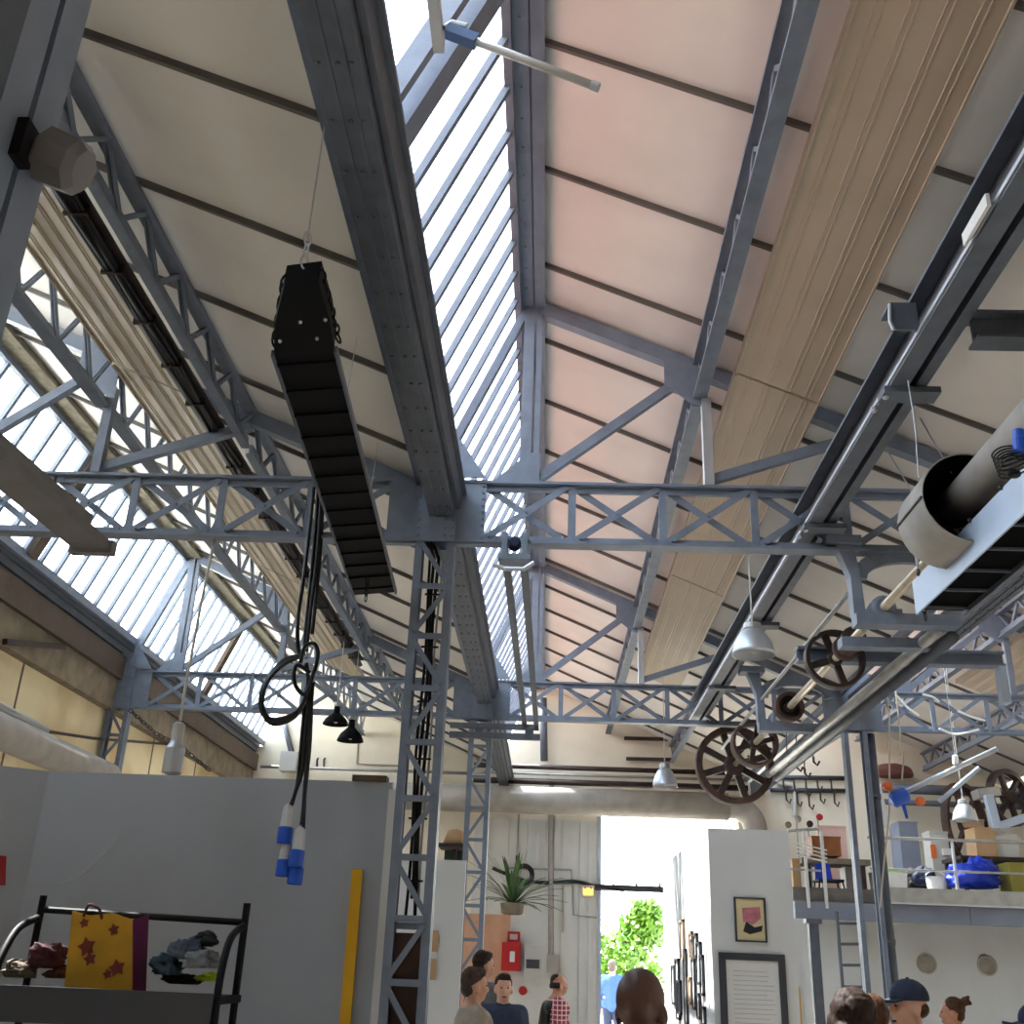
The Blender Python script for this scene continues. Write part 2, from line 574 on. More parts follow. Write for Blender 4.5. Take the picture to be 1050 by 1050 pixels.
# roof trusses
def truss(b, ty, label):
    o = b * P
    t = thing('roof_truss', (o + 1.4, ty, 4.37), label, 'truss', 'lattice roof trusses')
    st = M['steel']
    xa, xb = o - .72, o + 3.52
    MB().box((xa, ty - .06, 4.845), (xb, ty + .06, 4.865)).box((xa, ty - .012, 4.80), (xb, ty + .012, 4.845)).build('top_chord', st, t)
    rv = MB().box((xa, ty - .06, 4.385), (xb, ty + .06, 4.405)).box((xa, ty - .012, 4.405), (xb, ty + .012, 4.45))
    xs = [o - .53 + .65 * k for k in range(7)]
    for k in range(6):
        rv.ball((xs[k] + .06, ty - .04, 4.43), .011, 6, 4)
        rv.ball((xs[k + 1] - .06, ty - .04, 4.43), .011, 6, 4)
    rv.build('bottom_chord', st, t)
    for k, x in enumerate(xs[1:-1]):
        MB().box((x - .028, ty - .03, 4.40), (x + .028, ty - .018, 4.85)).build('vertical_post', st, t)
    for k in range(6):
        x0, x1 = xs[k] + .03, xs[k + 1] - .03
        MB().bar((x0, ty - .032, 4.42), (x1, ty - .032, 4.84), .012, .048).ball(((x0 + x1) / 2, ty - .04, 4.63), .014, 6, 4).build('diagonal', st, t)
        MB().bar((x0, ty + .020, 4.84), (x1, ty + .020, 4.42), .012, .048).build('diagonal', st, t)
    for x0, x1 in ((o - .72, o - .50), (o + 3.30, o + 3.52)):
        gp_ = MB().box((x0, ty - .045, 4.37), (x1, ty - .033, 4.865))
        for z in range(9):
            gp_.ball((x1 - .02 if x1 < o else x0 + .02, ty - .047, 4.42 + z * .05), .010, 6, 4)
        gp_.build('gusset_plate', st, t)
    # rafter, posts, braces
    r0, r1 = o - .12, o + 3.5
    MB().bar((r0, ty, zc(r0, b) - .09), (r1, ty, zc(r1, b) - .09), .09, .11).build('rafter', st, t)
    MB().box((o - .27, ty - .04, 4.865), (o - .19, ty + .04, 6.38)).box((o - .17, ty - .03, 4.865), (o - .13, ty + .03, 6.38)).build('king_post', st, t)
    MB().prism([(o - .45, ty - .05, 4.87), (o - .12, ty - .05, 4.87), (o - .12, ty - .05, 5.1), (o - .2, ty - .05, 5.1)], (0, .012, 0)).build('post_foot', st, t)
    MB().box((o + 1.07, ty - .07, 4.865), (o + 1.14, ty + .0, 5.58)).build('girder_post', M['alu'] if b == 0 else st, t)
    MB().bar((o - .12, ty, 4.92), (o + .98, ty, 5.80), .06, .07).build('brace', st, t)
    MB().bar((o + 1.10, ty, 4.92), (o + 2.20, ty, 5.30), .06, .07).build('brace', st, t)
    MB().prism([(o + .80, ty - .05, 5.95), (o + 1.12, ty - .05, 5.82), (o + 1.12, ty - .05, 5.5), (o + .98, ty - .05, 5.55), (o + .80, ty - .05, 5.70)], (0, .012, 0)).build('gusset_plate', st, t)
    return t


TN = {0: 'nearest truss overhead', 1: 'crossing in front', 2: 'farther back'}
for b in (-1, 0, 1):
    for ti in (1, 2):
        truss(b, T[ti], 'grey riveted lattice truss spanning the %s bay, %s' % (BAY[b], 'the nearer one' if ti == 1 else 'the one nearer the far wall'))


# lattice columns
def column(xc, yc, label, detail=True, cables=False):
    c = thing('lattice_column', (xc, yc, 0), label, 'column', 'lattice columns')
    st = M['steel']
    for sgn in (-1, 1):
        xa = xc + sgn * .14
        xi = xc + sgn * .085
        m = MB()
        m.box((min(xa, xi), yc - .065, 0), (max(xa, xi), yc - .050, 4.37))
        m.box((min(xa, xi), yc + .050, 0), (max(xa, xi), yc + .065, 4.37))
        xo = xa - sgn * .012
        m.box((min(xa, xo), yc - .05, 0), (max(xa, xo), yc - .006, 4.37))
        m.box((min(xa, xo), yc + .006, 0), (max(xa, xo), yc + .05, 4.37))
        m.build('column_leg', st, c)
    z, k = 4.04 - .36 * 11, 0
    while detail and z < 4.2:
        MB().box((xc - .1, yc - .075, z - .02), (xc + .1, yc - .065, z + .02)).build('batten_plate', st, c)
        s_ = 1 if k % 2 == 0 else -1
        MB().bar((xc - s_ * .1, yc - .07, z + .03), (xc + s_ * .1, yc - .07, z + .33), .010, .035, (1, 0, 0)).build('lacing_bar', st, c)
        z += .36
        k += 1
    # head: plates wrapping the beam ends
    h = MB()
    h.box((xc - .35, yc - .085, 4.37), (xc - .14, yc - .073, 4.865))
    h.box((xc - .14, yc - .10, 4.37), (xc + .14, yc - .086, 5.06))
    h.box((xc - .14, yc + .086, 4.37), (xc + .14, yc + .10, 5.06))
    h.prism([(xc + .08, yc - .09, 4.87), (xc + .34, yc - .09, 4.87), (xc + .09, yc - .09, 5.25)], (0, .012, 0))
    for i in range(11):
        for x in (xc + .07, xc + .12, xc - .12):
            h.ball((x, yc - .102, 4.41 + i * .06), .011, 6, 4)
    h.build('head_plate', st, c)
    return c


CL = {(-1, 1): 'grey lattice column on the left-hand wall, nearer one', (-1, 2): 'grey lattice column on the left-hand wall, below the bright skylight',
      (0, 0): 'dark steel column close by at the top left corner', (0, 1): 'tall grey lattice column with cables inside beside the dark partition',
      (0, 2): 'grey lattice column farther back behind the two walking people', (1, 1): 'grey lattice column under the right-hand gutter, nearer one',
      (1, 2): 'grey lattice column in front of the gallery with the ladder'}
for (b, ti), lb in CL.items():
    column(XV + .055 + b * P, T[ti] - (.075 if ti == 0 else 0), lb, (b, ti) != (1, 2))


def at(x, y, Y=None, X=None, Z=None):
    """point of the photograph's ray through pixel x, y at a known depth, side or height"""
    d = _r2 * ((x - 525) / FOC) + _u2 * ((525 - y) / FOC) + _f
    if Y is not None:
        t = Y / d.y
    elif X is not None:
        t = X / d.x
    else:
        t = (Z - EYE.z) / d.z
    return EYE + d * t


# ------------------------------------------------------------------ walls
def top_profile(xa, xb):
    pts = []
    for b in (-1, 0, 1, 2):
        o = b * P
        pts += [((o - .80, 5.16) if b == -1 else (o - .97, 4.88)), (o - .32, 6.42), (o - .24, zc(o - .24, b) + .03)]
    pts = sorted(pts + ([] if False else []))

    def zt(x):
        for (ax, az), (bx, bz) in zip(pts, pts[1:]):
            if ax <= x <= bx:
                return az + (bz - az) * (x - ax) / (bx - ax)
        return 5.16
    return [(xa, zt(xa))] + [p for p in pts if xa < p[0] < xb] + [(xb, zt(xb))]


DX0, DX1, DZ = 0.88, 3.36, 4.18
wf = MB()
for xa, xb, z0 in ((-5.6, DX0, 0), (DX0, DX1, DZ), (DX1, 8.4, 0)):
    pr_ = top_profile(xa, xb)
    wf.prism([(xa, YF, z0)] + [(x, YF, z) for x, z in pr_] + [(xb, YF, z0)], (0, .25, 0))
tag(wf.build('wall_far', M['wallw']), kind='structure')
wb = MB()
wb.prism([(-5.6, YB - .25, 0)] + [(x, YB - .25, z) for x, z in top_profile(-5.6, 8.4)] + [(8.4, YB - .25, 0)], (0, .2, 0))
tag(wb.build('wall_back', M['wallw']), kind='structure')
tag(MB().box((-5.75, YB - .2, 0), (-5.52, YF + .2, 5.16)).build('wall_left', M['walls']), kind='structure')
tag(MB().box((8.27, YB - .2, 0), (8.5, YF + .2, 5.16)).build('wall_right', M['wallw']), kind='structure')
tag(MB().box((-5.52, YB, 4.35), (-5.40, YF, 4.72)).build('trim_1', M['concrete']), kind='structure')
tm = tag(MB().box((-5.52, YB, 4.72), (-5.34, YF, 5.0)).build('trim_2', M['darkbeam']), kind='structure')
for y in (3.2, 5.2, 8.9, 10.6, 14.6, 16.5):
    tag(MB().box((-5.52, y - .012, 0), (-5.51, y + .012, 4.35)).build('trim_3', M['concrete']), kind='structure')

# cladding and pilasters on the far wall
cl = MB()
for k in range(7):
    x = -1.3 + k * .31
    cl.box((x, YF - .03, 0), (x + .30, YF, 4.02))
tag(cl.build('trim_4', M['wgrey']), kind='structure')
for x in (-.22, .12, .72):
    tag(MB().box((x, YF - .06, 0), (x + .07, YF - .03, 4.0)).build('trim_5', M['wgrey']), kind='structure')
# doorway
dr = thing('door_1', (2.1, YF, 0), None, None)
tag(dr, kind='structure')
MB().box((DX0, YF - .02, 0), (DX0 + .06, YF + .2, DZ)).box((2.09, YF, 0), (2.15, YF + .15, 2.9)).build('door_frame', M['palesheet'], dr)
MB().box((.74, YF - .06, 2.87), (2.12, YF + .05, 2.97)).build('lintel_rail', M['frame'], dr)
for x in (1.15, 1.55, 1.95):
    MB().box((x - .015, YF - .06, 2.97), (x + .015, YF, 3.02)).build('rail_stop', M['frame'], dr)
MB().box((DX0 + .06, YF + .1, 2.97), (DX1, YF + .106, DZ)).build('glass_pane', M['glass'], dr)

# outdoors
ow = tag(MB().box((2.35, 26, 0), (9, 26.3, 3.2)).build('garden_wall', M['white']), 'white garden wall outside beyond the open doorway', 'wall')
tag(MB().box((-17.5, -25, -.16), (-5.76, 45, 4.45)).build('bounce_block', M['bounce']), kind='structure')  # unseen block, added to throw sunlight up into the left bay
tr = thing('tree', (1.75, 24, -.16), 'sunlit green tree outside the open doorway', 'tree')
MB().tube([(1.75, 24, -.16), (1.8, 24.05, 1.2), (1.7, 24, 2.2)], .10, 8, .06).build('trunk', M['bark'], tr)
lf = MB()
for i in range(2600):
    a, e = random.uniform(0, 2 * pi), random.gauss(0, .5)
    rr = random.uniform(.45, 1.0) ** .6
    cpos = random.choice([(1.5, 24, 1.95, .6), (2.0, 24.2, 2.35, .5), (1.75, 23.9, 1.5, .7), (1.2, 24.2, 1.5, .45), (2.1, 24, 2.75, .3)])
    p = V((cpos[0] + cos(a) * cos(e) * rr * cpos[3], cpos[1] + sin(a) * cos(e) * rr * cpos[3], cpos[2] + sin(e) * rr * cpos[3] * .9))
    q = V((random.gauss(0, 1), random.gauss(0, 1), random.gauss(0, 1))).normalized() * .15
    w_ = q.orthogonal().normalized() * .055
    lf.add([p, p + q * .5 + w_, p + q, p + q * .5 - w_], [(0, 1, 2, 3)])
lf.build('foliage', M['leaf'], tr, fix=False)

# ------------------------------------------------------------------ partitions
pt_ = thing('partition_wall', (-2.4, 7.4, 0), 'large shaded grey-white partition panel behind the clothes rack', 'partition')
MB().box((-3.5, 7.4, 0), (-1.08, 7.46, 2.77)).build('panel', M['pshade'], pt_)
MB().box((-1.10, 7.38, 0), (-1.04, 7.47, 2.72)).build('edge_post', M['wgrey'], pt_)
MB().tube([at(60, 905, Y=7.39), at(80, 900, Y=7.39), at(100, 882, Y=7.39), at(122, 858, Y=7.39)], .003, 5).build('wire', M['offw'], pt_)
p2_ = MB().prism([(-3.5, 7.46, 0), (-5.3, 6.26, 0), (-5.3, 6.20, 0), (-3.5, 7.40, 0)], (0, 0, 2.77)).build('partition_wall', M['pshade'])
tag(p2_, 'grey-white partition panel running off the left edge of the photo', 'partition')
yp = MB().bar((-1.245, 7.37, 0), (-1.265, 7.37, 2.19), .07, .03, (0, 1, 0)).build('plank', M['yellow'])
tag(yp, 'yellow painted plank standing against the dark partition', 'plank')
rs = MB().prism([at(-8, 877, Y=6.98), at(5, 878, Y=7.12), at(4, 908, Y=7.12), at(-8, 908, Y=6.98)], (0.02, -.02, 0)).build('notice', M['red'])
tag(rs, 'small red notice on the partition at the left edge', 'notice')

wp = MB().box((-1.5, 9.5, 0), (-.70, 9.56, 2.45)).build('partition_wall', M['white'])
tag(wp, 'white partition panel just right of the lattice column with cables', 'partition')
for i, (x, y0, y1) in enumerate(((446, 954, 976), (444, 983, 1005))):
    a, b_ = at(x - 2, y0, Y=9.48), at(x + 2, y1, Y=9.48)
    tag(MB().box((a.x, 9.475, b_.z), (b_.x, 9.5, a.z)).build('picture_frame', M['card']), '%s thin brown picture edge on the white panel beside the lattice column' % ('upper', 'lower')[i], 'picture')

pr1 = thing('partition_wall', (1.7, 9.5, 0), 'tall pale blue-white partition with a framed picture and a framed text', 'partition')
MB().box((1.38, 9.5, 0), (2.07, 9.56, 2.79)).build('panel', M['white'], pr1)
pr2 = MB().box((1.38, 9.56, 0), (1.44, 13.3, 2.79)).build('partition_wall', M['white'])
tag(pr2, 'bright white partition seen edge-on, hung with many small frames', 'partition')
# its frames
fr_list = [(700, 943, 985, 'card'), (714, 957, 983, 'frame'), (709, 955, 985, 'card'), (695, 983, 1045, 'frame'), (703, 973, 1050, 'frame'), (711, 963, 1035, 'frame'),
           (717, 966, 1010, 'frame'), (720, 979, 1021, 'frame'), (708, 1002, 1030, 'card'), (697, 1005, 1040, 'frame'), (717, 1018, 1045, 'frame'), (722, 1032, 1052, 'frame'),
           (691, 990, 1030, 'frame')]
for i, (x, y0, y1, mm) in enumerate(fr_list):
    a, b_ = at(x, y0, X=1.375), at(x, y1, X=1.375)
    h = (a.z - b_.z)
    yw = .20 if i % 3 else .28
    t = thing('picture_frame', (1.365, a.y, b_.z), '%s %s picture frame on the edge-on bright white partition, %s from its near end' % (
        'tall' if h > .45 else 'small', {'card': 'light brown', 'frame': 'black'}[mm], (ORD + ['eleventh', 'twelfth', 'thirteenth'])[sorted(q[0] + .01 * j for j, q in enumerate(fr_list))[::-1].index(x + .01 * i)]), 'picture')
    MB().box((1.355, a.y - yw / 2, b_.z), (1.38, a.y - yw / 2 + .025, a.z)).box((1.355, a.y + yw / 2 - .025, b_.z), (1.38, a.y + yw / 2, a.z)).box(
        (1.355, a.y - yw / 2, a.z - .025), (1.38, a.y + yw / 2, a.z)).box((1.355, a.y - yw / 2, b_.z), (1.38, a.y + yw / 2, b_.z + .025)).build('frame', M[mm], t)
    MB().box((1.366, a.y - yw / 2 + .02, b_.z + .02), (1.379, a.y + yw / 2 - .02, a.z - .02)).build('print', M['paper'], t)


def framed(x0, x1, z0, z1, y, wd, fm, pm, name, label, cat):
    t = thing(name, ((x0 + x1) / 2, y, z0), label, cat)
    MB().box((x0, y - .03, z0), (x0 + wd, y, z1)).box((x1 - wd, y - .03, z0), (x1, y, z1)).box((x0 + wd, y - .03, z1 - wd), (x1 - wd, y, z1)).box(
        (x0 + wd, y - .03, z0), (x1 - wd, y, z0 + wd)).build('frame', fm, t)
    MB().box((x0 + wd, y - .012, z0 + wd), (x1 - wd, y - .002, z1 - wd)).build('sheet', pm, t)
    return t


fp = framed(1.575, 1.835, 1.885, 2.235, 9.5, .014, M['frame'], M['ivory'], 'framed_picture', 'small black-framed ivory picture of a pink figure on the tall partition', 'picture')
dd = MB()
dd.prism([at(761, 931, Y=9.484), at(779, 930, Y=9.484), at(780, 942, Y=9.484), at(772, 948, Y=9.484), at(762, 945, Y=9.484)], (0, -.003, 0))
fsh = [c for c in fp.children if c.name.startswith('sheet')][0]
dd.build('pink_print', M['pink'], fsh)
MB().prism([at(765, 945, Y=9.482), at(762, 955, Y=9.482), at(769, 958, Y=9.482), at(781, 955, Y=9.482), at(782, 949, Y=9.482), at(774, 951, Y=9.482)], (0, -.003, 0)).build('dark_print', M['ink'], fsh)
ft = framed(1.43, 1.97, .95, 1.80, 9.5, .055, M['frame'], M['paper'], 'framed_text', 'large dark-framed sheet of printed text low on the tall partition', 'text panel')
ln = MB()
for k in range(17):
    z = 1.66 - k * .035
    ln.box((1.54, 9.485, z), (1.54 + random.uniform(.26, .34), 9.4875, z + .004))
ln.build('text_lines', M['galv'], [c for c in ft.children if c.name.startswith('sheet')][0])


# ------------------------------------------------------------------ overhead steel and line shafts
lb = thing('runway_beam', (1.83, 8, 4.49), 'long grey runway beam hung under the trusses on the right of the middle bay', 'beam')
MB().box((1.73, -2, 4.49), (1.825, 13.4, 4.51)).build('bottom_flange', M['valley'], lb)
MB().box((1.875, -2, 4.515), (1.935, 13.4, 4.53)).box((1.925, -2, 4.53), (1.935, 13.4, 4.60)).build('outer_angle', M['valley'], lb)
MB().box((1.73, -2, 4.73), (1.93, 13.4, 4.75)).build('top_flange', M['valley'], lb)
MB().box((1.81, -2, 4.51), (1.825, 13.4, 4.73)).box((1.875, -2, 4.53), (1.89, 13.4, 4.73)).build('web', M['valley'], lb)
MB().box((1.722, -2, 4.505), (1.73, 13.4, 4.525)).build('edge_rail', M['alu'], lb)
for y in (4.9, 6.75, 9.0, 11.3):
    m = MB().box((1.70, y - .06, 4.455), (1.99, y + .06, 4.49))
    m.build('splice_plate', M['valley'], lb)
    MB().ball((1.72, y, 4.46), .02, 8, 6).ball((1.72, y + .2, 4.49), .02, 8, 6).build('bolt', M['alu'], lb)
pl = MB().box((1.69, 3.42, 4.49), (1.705, 3.68, 4.55)).build('label_plate', M['paper'], lb)

# hanger brackets and line shaft
SX, SZ = 2.25, 3.95


def hanger(y, label):
    h = thing('shaft_hanger', (2.2, y, 3.75), label, 'shaft hanger', 'line shaft hangers')
    m = MB()
    m.box((1.90, y - .09, 4.43), (2.14, y + .09, 4.49))
    m.build('head_plate', M['steel'], h)
    MB().prism([(1.97, y - .05, 4.43), (2.09, y - .05, 4.43), (2.12, y - .05, 4.2), (2.13, y - .05, 3.92), (2.05, y - .05, 3.92), (2.05, y - .05, 4.2)], (0, .1, 0)).build('hanger_arm', M['steel'], h)
    pts = [(2.12 + .33 - .33 * cos(a), y, 4.20 + .17 * sin(a)) for a in [pi * k / 12 for k in range(13)]]
    arch = MB()
    for a, b in zip(pts, pts[1:]):
        arch.bar(a, b, .05, .10, (0, 0, 1))
    arch.build('arch_brace', M['steel'], h)
    MB().box((2.05, y - .10, 3.84), (2.74, y + .03, 3.92)).build('cross_bar', M['steel'], h)
    if y < 8:
        MB().box((2.05, y + .30, 3.80), (2.80, y + .42, 3.87)).build('cross_bar', M['steel'], h)
    bl = MB().lathe((SX, y - .09, SZ + .02), (0, 1, 0), [(.06, 0), (.085, .02), (.085, .16), (.06, .18)], 16)
    bl.box((SX - .12, y - .07, 3.92), (SX + .12, y + .07, 3.96))
    bl.build('bearing', M['steel'], h, smooth=False)
    return h


hanger(6.98, 'blue-grey shaft hanger beside the large round duct')
hanger(10.5, 'blue-grey shaft hanger above the twin pulleys, behind the bell lamp')
sh = MB().tube([(SX, 4.3, SZ + .02), (SX, 13.6, SZ + .02)], .032, 12).build('line_shaft', M['shaft'], smooth=True)
tag(sh, 'long pale steel line shaft carrying the belt pulleys', 'shaft')


def pulley(y, R, wd, ns, label, m1, m2, hubr=.06, solid=False, rt=.03, sw=.04):
    t = thing('belt_pulley', (SX, y, SZ - R), label, 'pulley', 'belt pulleys on the line shaft')
    o = (SX, y - wd / 2, SZ + .02)
    MB().lathe(o, (0, 1, 0), [(R - rt, 0), (R, 0), (R + .006, wd / 2), (R, wd), (R - rt, wd), (R - rt, 0)], 36, cap=False).build('rim', m1, t, smooth=False)
    MB().lathe((SX, y - wd * .55, SZ + .02), (0, 1, 0), [(hubr * .8, 0), (hubr, .02), (hubr, wd * 1.1 - .02), (hubr * .8, wd * 1.1)], 20).build('hub', m2, t)
    if solid:
        MB().lathe((SX, y + wd * .2, SZ + .02), (0, 1, 0), [(R - .02, 0), (R - .02, .02)], 30).build('disc', m2, t)
    for k in range(ns):
        a = 2 * pi * k / ns + .3
        MB().bar((SX + hubr * .7 * cos(a), y, SZ + .02 + hubr * .7 * sin(a)), (SX + (R - .015) * cos(a), y, SZ + .02 + (R - .015) * sin(a)), sw * 1.3, sw, (0, 1, 0)).build('spoke', m2, t)
    return t


pulley(8.25, .235, .10, 4, 'open spoked pulley on the line shaft nearest the big round duct', M['iron'], M['iron'])
c_ = MB().lathe((SX, 7.65, SZ + .02), (0, 1, 0), [(.05, 0), (.095, .01), (.095, .05), (.075, .06), (.075, .24), (.095, .25), (.095, .30), (.05, .31)], 22).build('shaft_collar', M['rust'])
tag(c_, 'reddish double-flanged collar on the shaft beside the first open pulley', 'collar')
pulley(9.95, .135, .11, 0, 'small solid pulley midway along the line shaft', M['rust'], M['iron'], .05, True)
pulley(11.75, .25, .20, 6, 'broad red-brown pulley on the shaft in front of the largest wheel', M['rust'], M['iron'])
pulley(13.1, .47, .16, 8, 'largest dark iron spoked wheel, at the far end of the shaft', M['rust'], M['iron'], .13, rt=.075, sw=.06)

for x, z, r, y0, y1, lb_, mm in ((2.10, 4.16, .018, 7.2, 13.0, 'thin grey rod left of the line shaft', 'galv'), (2.62, 3.84, .042, 7.0, 12.9, 'long pale pipe to the right of the line shaft', 'galv'),
                                 (2.72, 3.80, .045, 7.0, 12.9, 'dark grey pipe hugging the pale pipe beside the shaft', 'valley')):
    tag(MB().tube([(x, y0, z), (x, y1, z)], r, 10).build('pipe', M[mm], smooth=True), lb_, 'pipe')
cb = thing('cross_beam', (2.9, 8.5, 4.0), 'grey steel cross beam from the shaft to the right-hand gutter', 'beam')
MB().box((2.0, 8.45, 4.02), (3.66, 8.47, 4.10)).build('web', M['steel'], cb)
MB().box((2.0, 8.40, 4.00), (3.66, 8.52, 4.02)).box((2.0, 8.40, 4.10), (3.66, 8.52, 4.12)).build('flange', M['steel'], cb)
MB().box((3.60, 8.40, 3.7), (3.66, 8.5, 4.0)).build('drop_plate', M['palesheet'], cb)
c2 = thing('cross_beam', (2.6, 4.3, 4.4), 'dark grey steel cross beam at the right edge above the round duct', 'beam')
MB().box((1.94, 4.27, 4.41), (3.6, 4.29, 4.53)).build('web', M['valley'], c2)
MB().box((1.94, 4.22, 4.395), (3.6, 4.34, 4.41)).box((1.94, 4.22, 4.53), (3.6, 4.34, 4.545)).build('flange', M['valley'], c2)

bd = thing('beam_clamp', (1.68, 4.45, 4.5), 'small bright-edged clamp bracket on the side of the runway beam', 'clamp')
MB().box((1.60, 4.36, 4.52), (1.73, 4.38, 4.66)).box((1.60, 4.36, 4.66), (1.73, 4.5, 4.675)).build('plate', M['valley'], bd)
MB().tube([(1.60, 4.35, 4.66), (1.59, 4.35, 4.56), (1.605, 4.35, 4.51)], .008, 6).build('edge', M['alu'], bd)
wr = MB().tube([at(931, 390, Y=4.7), at(936, 420, Y=4.7), at(939, 445, Y=4.7), at(942, 490, Y=4.7)], .003, 5).build('wire', M['alu'])
tag(wr, 'thin pale wire hanging from the runway beam above the round duct', 'wire')

def spl(pts, n=6):
    pts = [V(p) for p in pts]
    out = []
    for i in range(len(pts) - 1):
        p0, p1, p2, p3 = pts[max(i - 1, 0)], pts[i], pts[i + 1], pts[min(i + 2, len(pts) - 1)]
        for j in range(n):
            t = j / n
            out.append(.5 * ((2 * p1) + (p2 - p0) * t + (2 * p0 - 5 * p1 + 4 * p2 - p3) * t * t + (3 * p1 - p0 - 3 * p2 + p3) * t ** 3))
    out.append(pts[-1])
    return out


# pale conduits on the right
for pts, lb_ in (([(918, 712), (930, 725), (942, 734)], 'pale loop of cable near the right-hand column head'), ([(946, 712), (957, 715), (963, 720)], 'short pale cable above the grey diagonal beam'),
                 ([(982, 729), (996, 735), (1010, 739)], 'pale drooping cable in front of the grey girder'), ([(963, 747), (980, 753), (1004, 748)], 'lowest pale drooping cable by the right-hand truss')):
    tag(MB().tube(spl([at(x, y, Y=12.72) for x, y in pts]), .014, 6).build('cable', M['paper']), lb_, 'cable')

# twin rail under the middle trusses with its trolley
rl = thing('twin_rail', (-.25, 9.8, 4.27), 'pair of thin grey rails slung under the trusses from the trolley to the far platform', 'rail')
for x0, x1 in ((-.34, -.31), (-.215, -.17)):
    MB().bar((x0, 7.0, 4.29), (x1, 12.6, 4.29), .055, .05).build('rail', M['valley'], rl)
tl = thing('trolley', (-.28, 6.95, 4.2), 'small grey trolley with rollers on the bottom chord of the near truss', 'trolley')
MB().box((-.37, 6.86, 4.28), (-.33, 7.04, 4.44)).box((-.23, 6.86, 4.28), (-.19, 7.04, 4.44)).box((-.39, 6.86, 4.24), (-.17, 7.04, 4.28)).build('body', M['steel'], tl)
MB().tube([(-.42, 6.88, 4.20), (-.35, 6.88, 4.17), (-.21, 6.88, 4.17), (-.14, 6.88, 4.22)], .018, 8).build('yoke', M['alu'], tl)
MB().lathe((-.28, 6.84, 4.36), (0, 1, 0), [(.03, 0), (.045, .02), (.045, .08), (.03, .1)], 14).build('roller', M['navy'], tl)
pf = thing('cross_beam', (-.5, 12.6, 4.12), 'short double grey cross beam on the farther lattice column', 'beam')
MB().box((-1.2, 12.55, 4.22), (-.14, 12.62, 4.28)).build('upper_channel', M['valley'], pf)
MB().box((-1.2, 12.55, 4.10), (-.12, 12.62, 4.17)).build('lower_channel', M['valley'], pf)
MB().box((-.3, 12.56, 4.17), (-.2, 12.61, 4.22)).box((-.9, 12.56, 4.17), (-.8, 12.61, 4.22)).build('spacer', M['valley'], pf)

# ------------------------------------------------------------------ heaters
hl = thing('radiant_heater', (-1.13, 5.2, 3.95), 'long black louvred box hung on a wire left of the middle skylight', 'heater', 'long suspended heaters')
n0, n1, f0, f1 = V((-1.185, 3.74, 3.95)), V((-.925, 3.70, 3.95)), V((-1.37, 6.88, 3.95)), V((-1.08, 6.80, 3.95))
up = V((0, 0, .13))
ins = .05
MB().add([n0, n1, f1, f0, n0 + up + V((ins, 0, 0)), n1 + up - V((ins, 0, 0)), f1 + up - V((ins, 0, 0)), f0 + up + V((ins, 0, 0))],
         [(0, 1, 2, 3), (4, 5, 6, 7), (0, 1, 5, 4), (1, 2, 6, 5), (2, 3, 7, 6), (3, 0, 4, 7)]).build('casing', M['black'], hl)
for k in range(14):
    f = (k + .4) / 14
    a, b = n0.lerp(f0, f), n1.lerp(f1, f)
    MB().bar(a + V((0, 0, -.006)), b + V((0, 0, -.006)), .012, .012).build('crossbar', M['black'], hl)
MB().bar(n1 + V((.006, 0, 0)), f1 + V((.006, 0, 0)), .012, .03).bar(n0 - V((.006, 0, 0)), f0 - V((.006, 0, 0)), .012, .03).build('side_rail', M['valley'], hl)
c0, c1 = V((-1.045, 3.30, 3.97)), V((-.905, 3.27, 3.97))
cap = MB().add([n0, n1, n1.lerp(c1, .45) + V((.01, 0, 0)), c1, c0, n0.lerp(c0, .45) - V((.015, 0, 0))] +
               [q + V((0, 0, .10)) for q in (n0, n1, n1.lerp(c1, .45) + V((.01, 0, 0)), c1, c0, n0.lerp(c0, .45) - V((.015, 0, 0)))],
               [(0, 1, 2, 3, 4, 5), (11, 10, 9, 8, 7, 6)] + [(i, (i + 1) % 6, (i + 1) % 6 + 6, i + 6) for i in range(6)])
bh_ = cap.build('burner_head', M['black'], hl)
bt = MB()
for q in (n0.lerp(n1, .2) + V((0, -.10, -.01)), n0.lerp(n1, .8) + V((0, -.10, -.01)), c0.lerp(c1, .2) + V((-.01, .22, -.014)), c0.lerp(c1, .8) + V((.01, .22, -.014))):
    bt.ball(q, .008, 8, 5)
bt.build('screws', M['alu'], bh_)


def chain(pts, r, n, name, m, parent):
    pts = [V(p) for p in pts]
    L = sum((b - a).length for a, b in zip(pts, pts[1:]))
    k = max(2, int(L / (r * 3.0)))
    m_ = MB()
    for i in range(k):
        s = (i + .5) / k * L
        for a, b in zip(pts, pts[1:]):
            l = (b - a).length
            if s <= l:
                q = a.lerp(b, s / l)
                d = (b - a).normalized()
                break
            s -= l
        sd_ = d.orthogonal().normalized()
        if i % 2:
            sd_ = d.cross(sd_)
        loop = [q + d * (r * 2.1 * cos(t)) + sd_ * (r * sin(t)) for t in [2 * pi * j / 10 for j in range(11)]]
        m_.tube(loop, r * .28, 5)
    return m_.build(name, m, parent)


